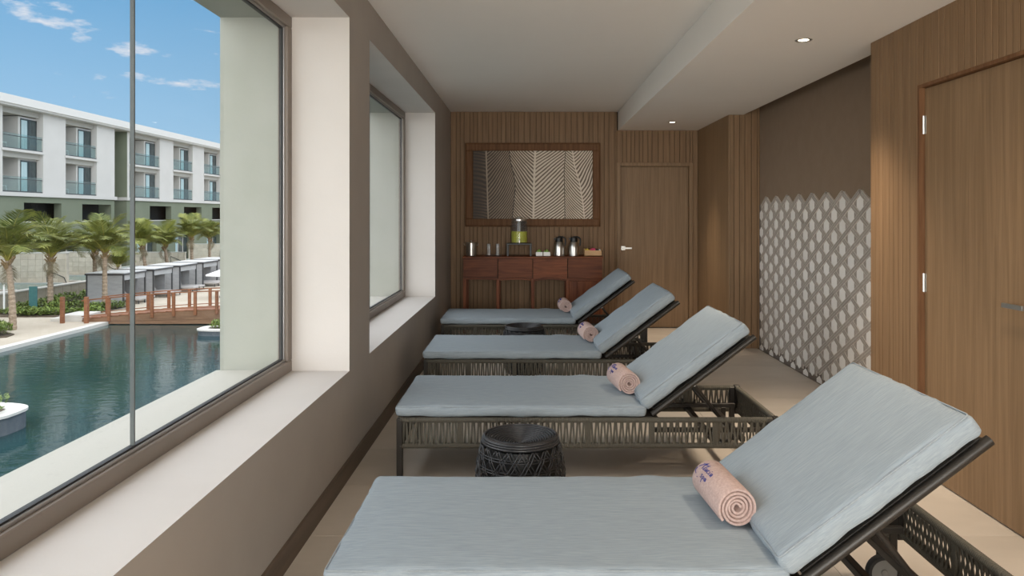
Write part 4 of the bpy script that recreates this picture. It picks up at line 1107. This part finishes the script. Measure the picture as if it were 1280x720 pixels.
# ---- terrace with plunge pools and beige garden walls
XT = -31.0; ZTR = -4.58
rt = tag(empty('retaining_wall', (XT, 60, ZP)), 'long beige stone retaining wall holding the plunge pool terrace', 'wall')
yv = 12.0; k = 0
while yv < 100:
    MB().cbox(-.35, 0, yv-60, yv+.86-60, -.1, rz(ZTR)-ZP-.05, .012).build('stone_panel', 'retaining', rt); yv += .88
MB().cbox(-.42, .06, -48, 40, rz(ZTR)-ZP-.05, rz(ZTR)-ZP+.03, .01).build('coping', 'coping', rt)
struct(MB().box(XB-1, XT-.35, 12, 101, ZP-1, rz(ZTR)-.06).build('terrace', 'paving'), 'raised plunge pool terrace before the hotel block')
GW = [(22.5, -2.55), (29.5, -2.55), (36.5, -2.55), (43.5, -2.55), (50.2, -2.55), (56.7, -2.8), (67.5, -3.35), (78.3, -3.0), (88, -3.0)]
for i, (yv, top) in enumerate(GW):
    gw = tag(empty('garden_wall', (XT-3, yv, rz(ZTR)-.06)), 'beige tiled garden wall between plunge pools before the hotel block', 'wall', 'tiled garden walls between the plunge pools')
    H = top-ZTR+.06; MB().box(-2.2, 2.35, .02, .25, 0, H-.02).build('wall_core', 'retaining', gw)
    nx = 9; nz_ = max(3, int(H/.36)); tw_ = 4.55/nx; th_ = (H-.02)/nz_
    tm = None
    for a in range(nx):
        for b_ in range(nz_):
            if tm is None: o = MB().cbox(.007, tw_-.007, 0, .03, .007, th_-.007, .004).build('tile', 'sand_tile', gw); tm = o.data
            else: o = inst(tm, 'tile', gw)
            o.location = (-2.2+a*tw_, -.01, b_*th_)
    MB().cbox(2.35, 2.47, -.01, .26, 0, H-.02, .01).build('wall_end', 'sand_tile', gw); MB().cbox(-2.25, 2.5, -.03, .28, H-.02, H+.05, .01).build('wall_cap', 'coping', gw)
    pp = tag(empty('plunge_pool', (XT-2.8, yv-2.6, rz(ZTR)-.06)), 'teal plunge pool on the terrace before the hotel block', 'pool', 'plunge pools on the terrace')
    MB().box(-2.2, 2.2, -2.2, 2.2, 0, .06).build('water', 'teal_water', pp)
    for (x0, x1, y0, y1) in ((-2.45, 2.22, -2.45, -2.2), (-2.45, 2.22, 2.2, 2.4), (-2.45, -2.2, -2.2, 2.2)): MB().box(x0, x1, y0, y1, 0, .12).build('pool_rim', 'coping', pp)
    hr = tag(empty('pool_handrail', (XT-.9, yv-.11, rz(ZTR)-.06)), 'thin dark metal handrail at a plunge pool step', 'handrail', 'handrails at the plunge pools')
    MB().tube([(-.9, 0, 0), (-.9, 0, .95), (.25, 0, .45), (.45, 0, .0)], .03, 6).build('rail', 'rail_dark', hr)
# teal board and lamp post-like fittings
q = pix(41.5, 389, ZP)
tbd = tag(empty('teal_panel', q), 'upright teal panel standing among the shrubs', 'panel')
MB().cbox(-.23, .23, -.05, .05, 0, 1.45, .015).build('board', 'teal_board', tbd); MB().cbox(-.27, .27, -.09, .09, -.02, .06, .01).build('foot', 'teal_board', tbd)
q = pix(5, 393, ZP); ps = tag(empty('outdoor_shower_rail', q), 'slim white and dark posts beside the palm bed', 'railing')
MB().tube([(0, 0, 0), (0, 0, 1.7)], .05, 8).build('post', 'canvas_white', ps); MB().tube([(-.7, .3, 1.2), (.1, .3, 1.25)], .05, 8).build('rail', 'canvas_white', ps); MB().tube([(.1, .3, 0), (.1, .3, 1.55)], .04, 8).build('post', 'rail_dark', ps)

# ---- cabanas and their daybeds
for i, yv in enumerate((47.5, 51.2, 55.0, 58.8, 62.6)):
    cb = tag(empty('pool_cabana', (-26.6, yv, ZP+.02)), 'grey fabric-sided pool cabana with a flat top beyond the bridge', 'cabana', 'pool cabanas in a row')
    wx, wy, H = 1.15, 1.3, 1.95
    for sx in (-1, 1):
        for sy in (-1, 1): MB().cbox(sx*wx-.045, sx*wx+.045, sy*wy-.045, sy*wy+.045, 0, H, .005).build('post', 'cabana_frame', cb)
    for k in range(2): MB().box(-wx+.05+k*(wx-.03), -wx+.05+(k+1)*(wx-.03)-.02, -wy-.015, -wy+.015, .12, H-.1).build('side_panel', 'cabana_grey', cb)
    MB().box(-wx-.015, -wx+.015, -wy+.05, wy-.05, .12, H-.1).build('back_panel', 'cabana_grey', cb)
    for k in range(1): MB().box(-wx+.05, wx-.5, wy-.015, wy+.015, .12, H-.1).build('side_panel', 'cabana_grey', cb)
    MB().box(wx-.02, wx+.02, -wy+.05, wy-.05, H-.42, H-.1).build('valance', 'cabana_grey', cb)
    MB().cbox(-wx-.1, wx+.1, -wy-.1, wy+.1, H-.1, H, .01).build('roof_frame', 'cabana_frame', cb); MB().cbox(-wx-.06, wx+.06, -wy-.06, wy+.06, H, H+.05, .01).build('roof', 'cabana_top', cb)
    for sy in (-.55, .55):
        bd_ = tag(empty('pool_daybed', (-25.9, yv+sy, ZP+.02)), 'low grey daybed with raised back in front of a pool cabana', 'daybed', 'daybeds by the cabanas')
        MB().cbox(-.6, 1.3, -.42, .42, .22, .36, .03).build('mattress', 'bed_grey', bd_)
        MB().cbox(0, .75, -.42, .42, 0, .12, .03, Matrix.Translation((-.55, 0, .30)) @ Matrix.Rotation(R(-180+48), 4, 'Y') @ Matrix.Translation((0, 0, -.12))).build('backrest', 'bed_grey', bd_)
        for sx in (-.5, 1.2):
            for s2_ in (-.36, .36): MB().box(sx-.03, sx+.03, s2_-.03, s2_+.03, 0, .22).build('leg', 'cabana_frame', bd_)
um = tag(empty('pool_umbrella', (-20.9, 50.5, ZP+.02)), 'low white pool umbrella beside the cabanas', 'umbrella')
MB().lathe([(0, 2.0), (1.25, 1.55), (1.25, 1.50), (0, 1.93)], n=8).build('canopy', 'canvas_white', um); MB().tube([(0, 0, 0), (0, 0, 2.05)], .03, 8).build('pole', 'cabana_frame', um)
MB().lathe([(0, .08), (.3, .07), (.32, 0), (0, 0)], n=20).build('base', 'cabana_frame', um)

# ---- palms
def frond_mesh(seed, L=2.5, droop=1.0, dry=False):
    rnd = random.Random(seed); mm = MB(); n = 26; pts = []
    for i in range(n+1):
        t = i/n; pts.append(Vector((L*(t-.18*droop*t*t*t), 0, L*(.30*t-.55*droop*t*t*t))))
    mm.use('frond_dry' if dry else 'frond_rib'); mm.tube(pts[::2], [.030*(1-.9*i/(n//2)) for i in range(n//2+1)], 4)
    mm.use('frond_dry' if dry else 'frond')
    for i in range(4, n+1):
        t = i/n; p0 = pts[i]; tan = (pts[min(i+1, n)]-pts[i-1]).normalized()
        ln = L*(.34*math.sin(math.pi*min(1, .12+t*.86))**.7+.05)
        for s_ in (-1, 1):
            for sub in (0, .5):
                b0 = p0-tan*(L/n*sub); up = Vector((-tan.z, 0, tan.x))
                d_ = (Vector((0, s_, 0))*rnd.uniform(.72, .95)+tan*rnd.uniform(.5, .8)+up*rnd.uniform(-.05, .25)).normalized()
                sag = Vector((0, 0, -1))*ln*rnd.uniform(.15, .32)
                a = b0+d_*ln*.55+sag*.25; e_ = b0+d_*ln+sag; wv = tan*.025*L/2.5
                mm.add([b0-wv*.6, b0+wv*.6, a+wv, a-wv, e_], [(0, 1, 2, 3), (3, 2, 4)])
    return mm
fm = []
for s_ in range(4):
    o = frond_mesh(s_, droop=(.65, .85, 1.1, .45)[s_]).build('tmp', None, fix=False); fm.append(o.data); bpy.data.objects.remove(o)
o = frond_mesh(9, L=2.1, droop=1.6, dry=True).build('tmp', None, fix=False); fdry = o.data; bpy.data.objects.remove(o)
def palm(bx, by, s_, tx, ty, size, seed, label, nf=20, trunk='palm_trunk'):
    """(bx,by) base pixel, (tx,ty) trunk-top pixel, s_ pixels per metre at its distance"""
    rnd = random.Random(seed); d_ = F/s_
    base = Vector(((bx-CX)/s_, d_, CAMZ-(by-CY)/s_)); top = Vector(((tx-CX)/s_, d_, CAMZ-(ty-CY)/s_))
    base.z = ZP+.04; by = 0
    root = tag(empty('coconut_palm', base), label, 'palm tree', 'coconut palms before the hotel block')
    H = top-base; n = 14; pts = []; rr = []
    for i in range(n*2+1):
        t = i/(n*2); pts.append(Vector((H.x*t*t, 0, H.z*t-.15*(i == 0)))); rr.append((.155-.045*t)*size*(1.10 if i % 2 else .94))
    MB().tube(pts, rr, 10).build('trunk', 'palm_trunk', root, smooth=False)
    mm = MB()
    for k in range(12):
        a = k*2.4; t = .45*rnd.random(); c0 = Vector((H.x, 0, H.z-.1-t)); c1 = c0+Vector((math.cos(a)*.28, math.sin(a)*.28, .35))*size; mm.tube([c0, c1], [.075*size, .03*size], 5)
    mm.build('leaf_bases', 'palm_boot', root)
    for k in range(nf):
        a = k*2.39996+seed; el = 1.50-.92*(k/nf)+rnd.uniform(-.12, .12)
        sc = size*rnd.uniform(.82, 1.08)*(1 if k < nf*.8 else .85)
        me = fm[3] if k < 4 else fm[rnd.randrange(3)]
        inst(me, 'frond', root, (H.x, 0, H.z), (0, -el+.28, a), (sc, sc, sc))
    for k in range(2): inst(fdry, 'dry_frond', root, (H.x, 0, H.z-.05), (0, .75+rnd.uniform(0, .4), k*1.7+seed*2), (size*.55,)*3)
palm(16, 408, 25.4, 10, 326, 1.12, 1, 'coconut palm in the bed nearest the pool paving')
palm(63, 388, 20.8, 63, 322, 1.15, 2, 'coconut palm rising beside the upright teal panel')
palm(119, 372, 18.8, 118, 316, 1.0, 3, 'coconut palm with orange leaf bases beside the retaining wall')
palm(131, 378, 20.4, 131, 316, 1.05, 4, 'broad coconut palm before the first cabana')
palm(149, 352, 17.2, 147, 334, .70, 5, 'small coconut palm behind the first cabana', 12)
palm(183, 340, 15.6, 177, 308, 1.02, 6, 'leaning coconut palm behind the second cabana')
palm(210, 337, 14.8, 206, 309, 1.0, 7, 'coconut palm behind the third cabana')
palm(240, 333, 13.8, 239, 298, 1.02, 8, 'tall coconut palm behind the fourth cabana')
palm(262, 331, 13.1, 262, 299, .92, 9, 'coconut palm behind the white umbrella')
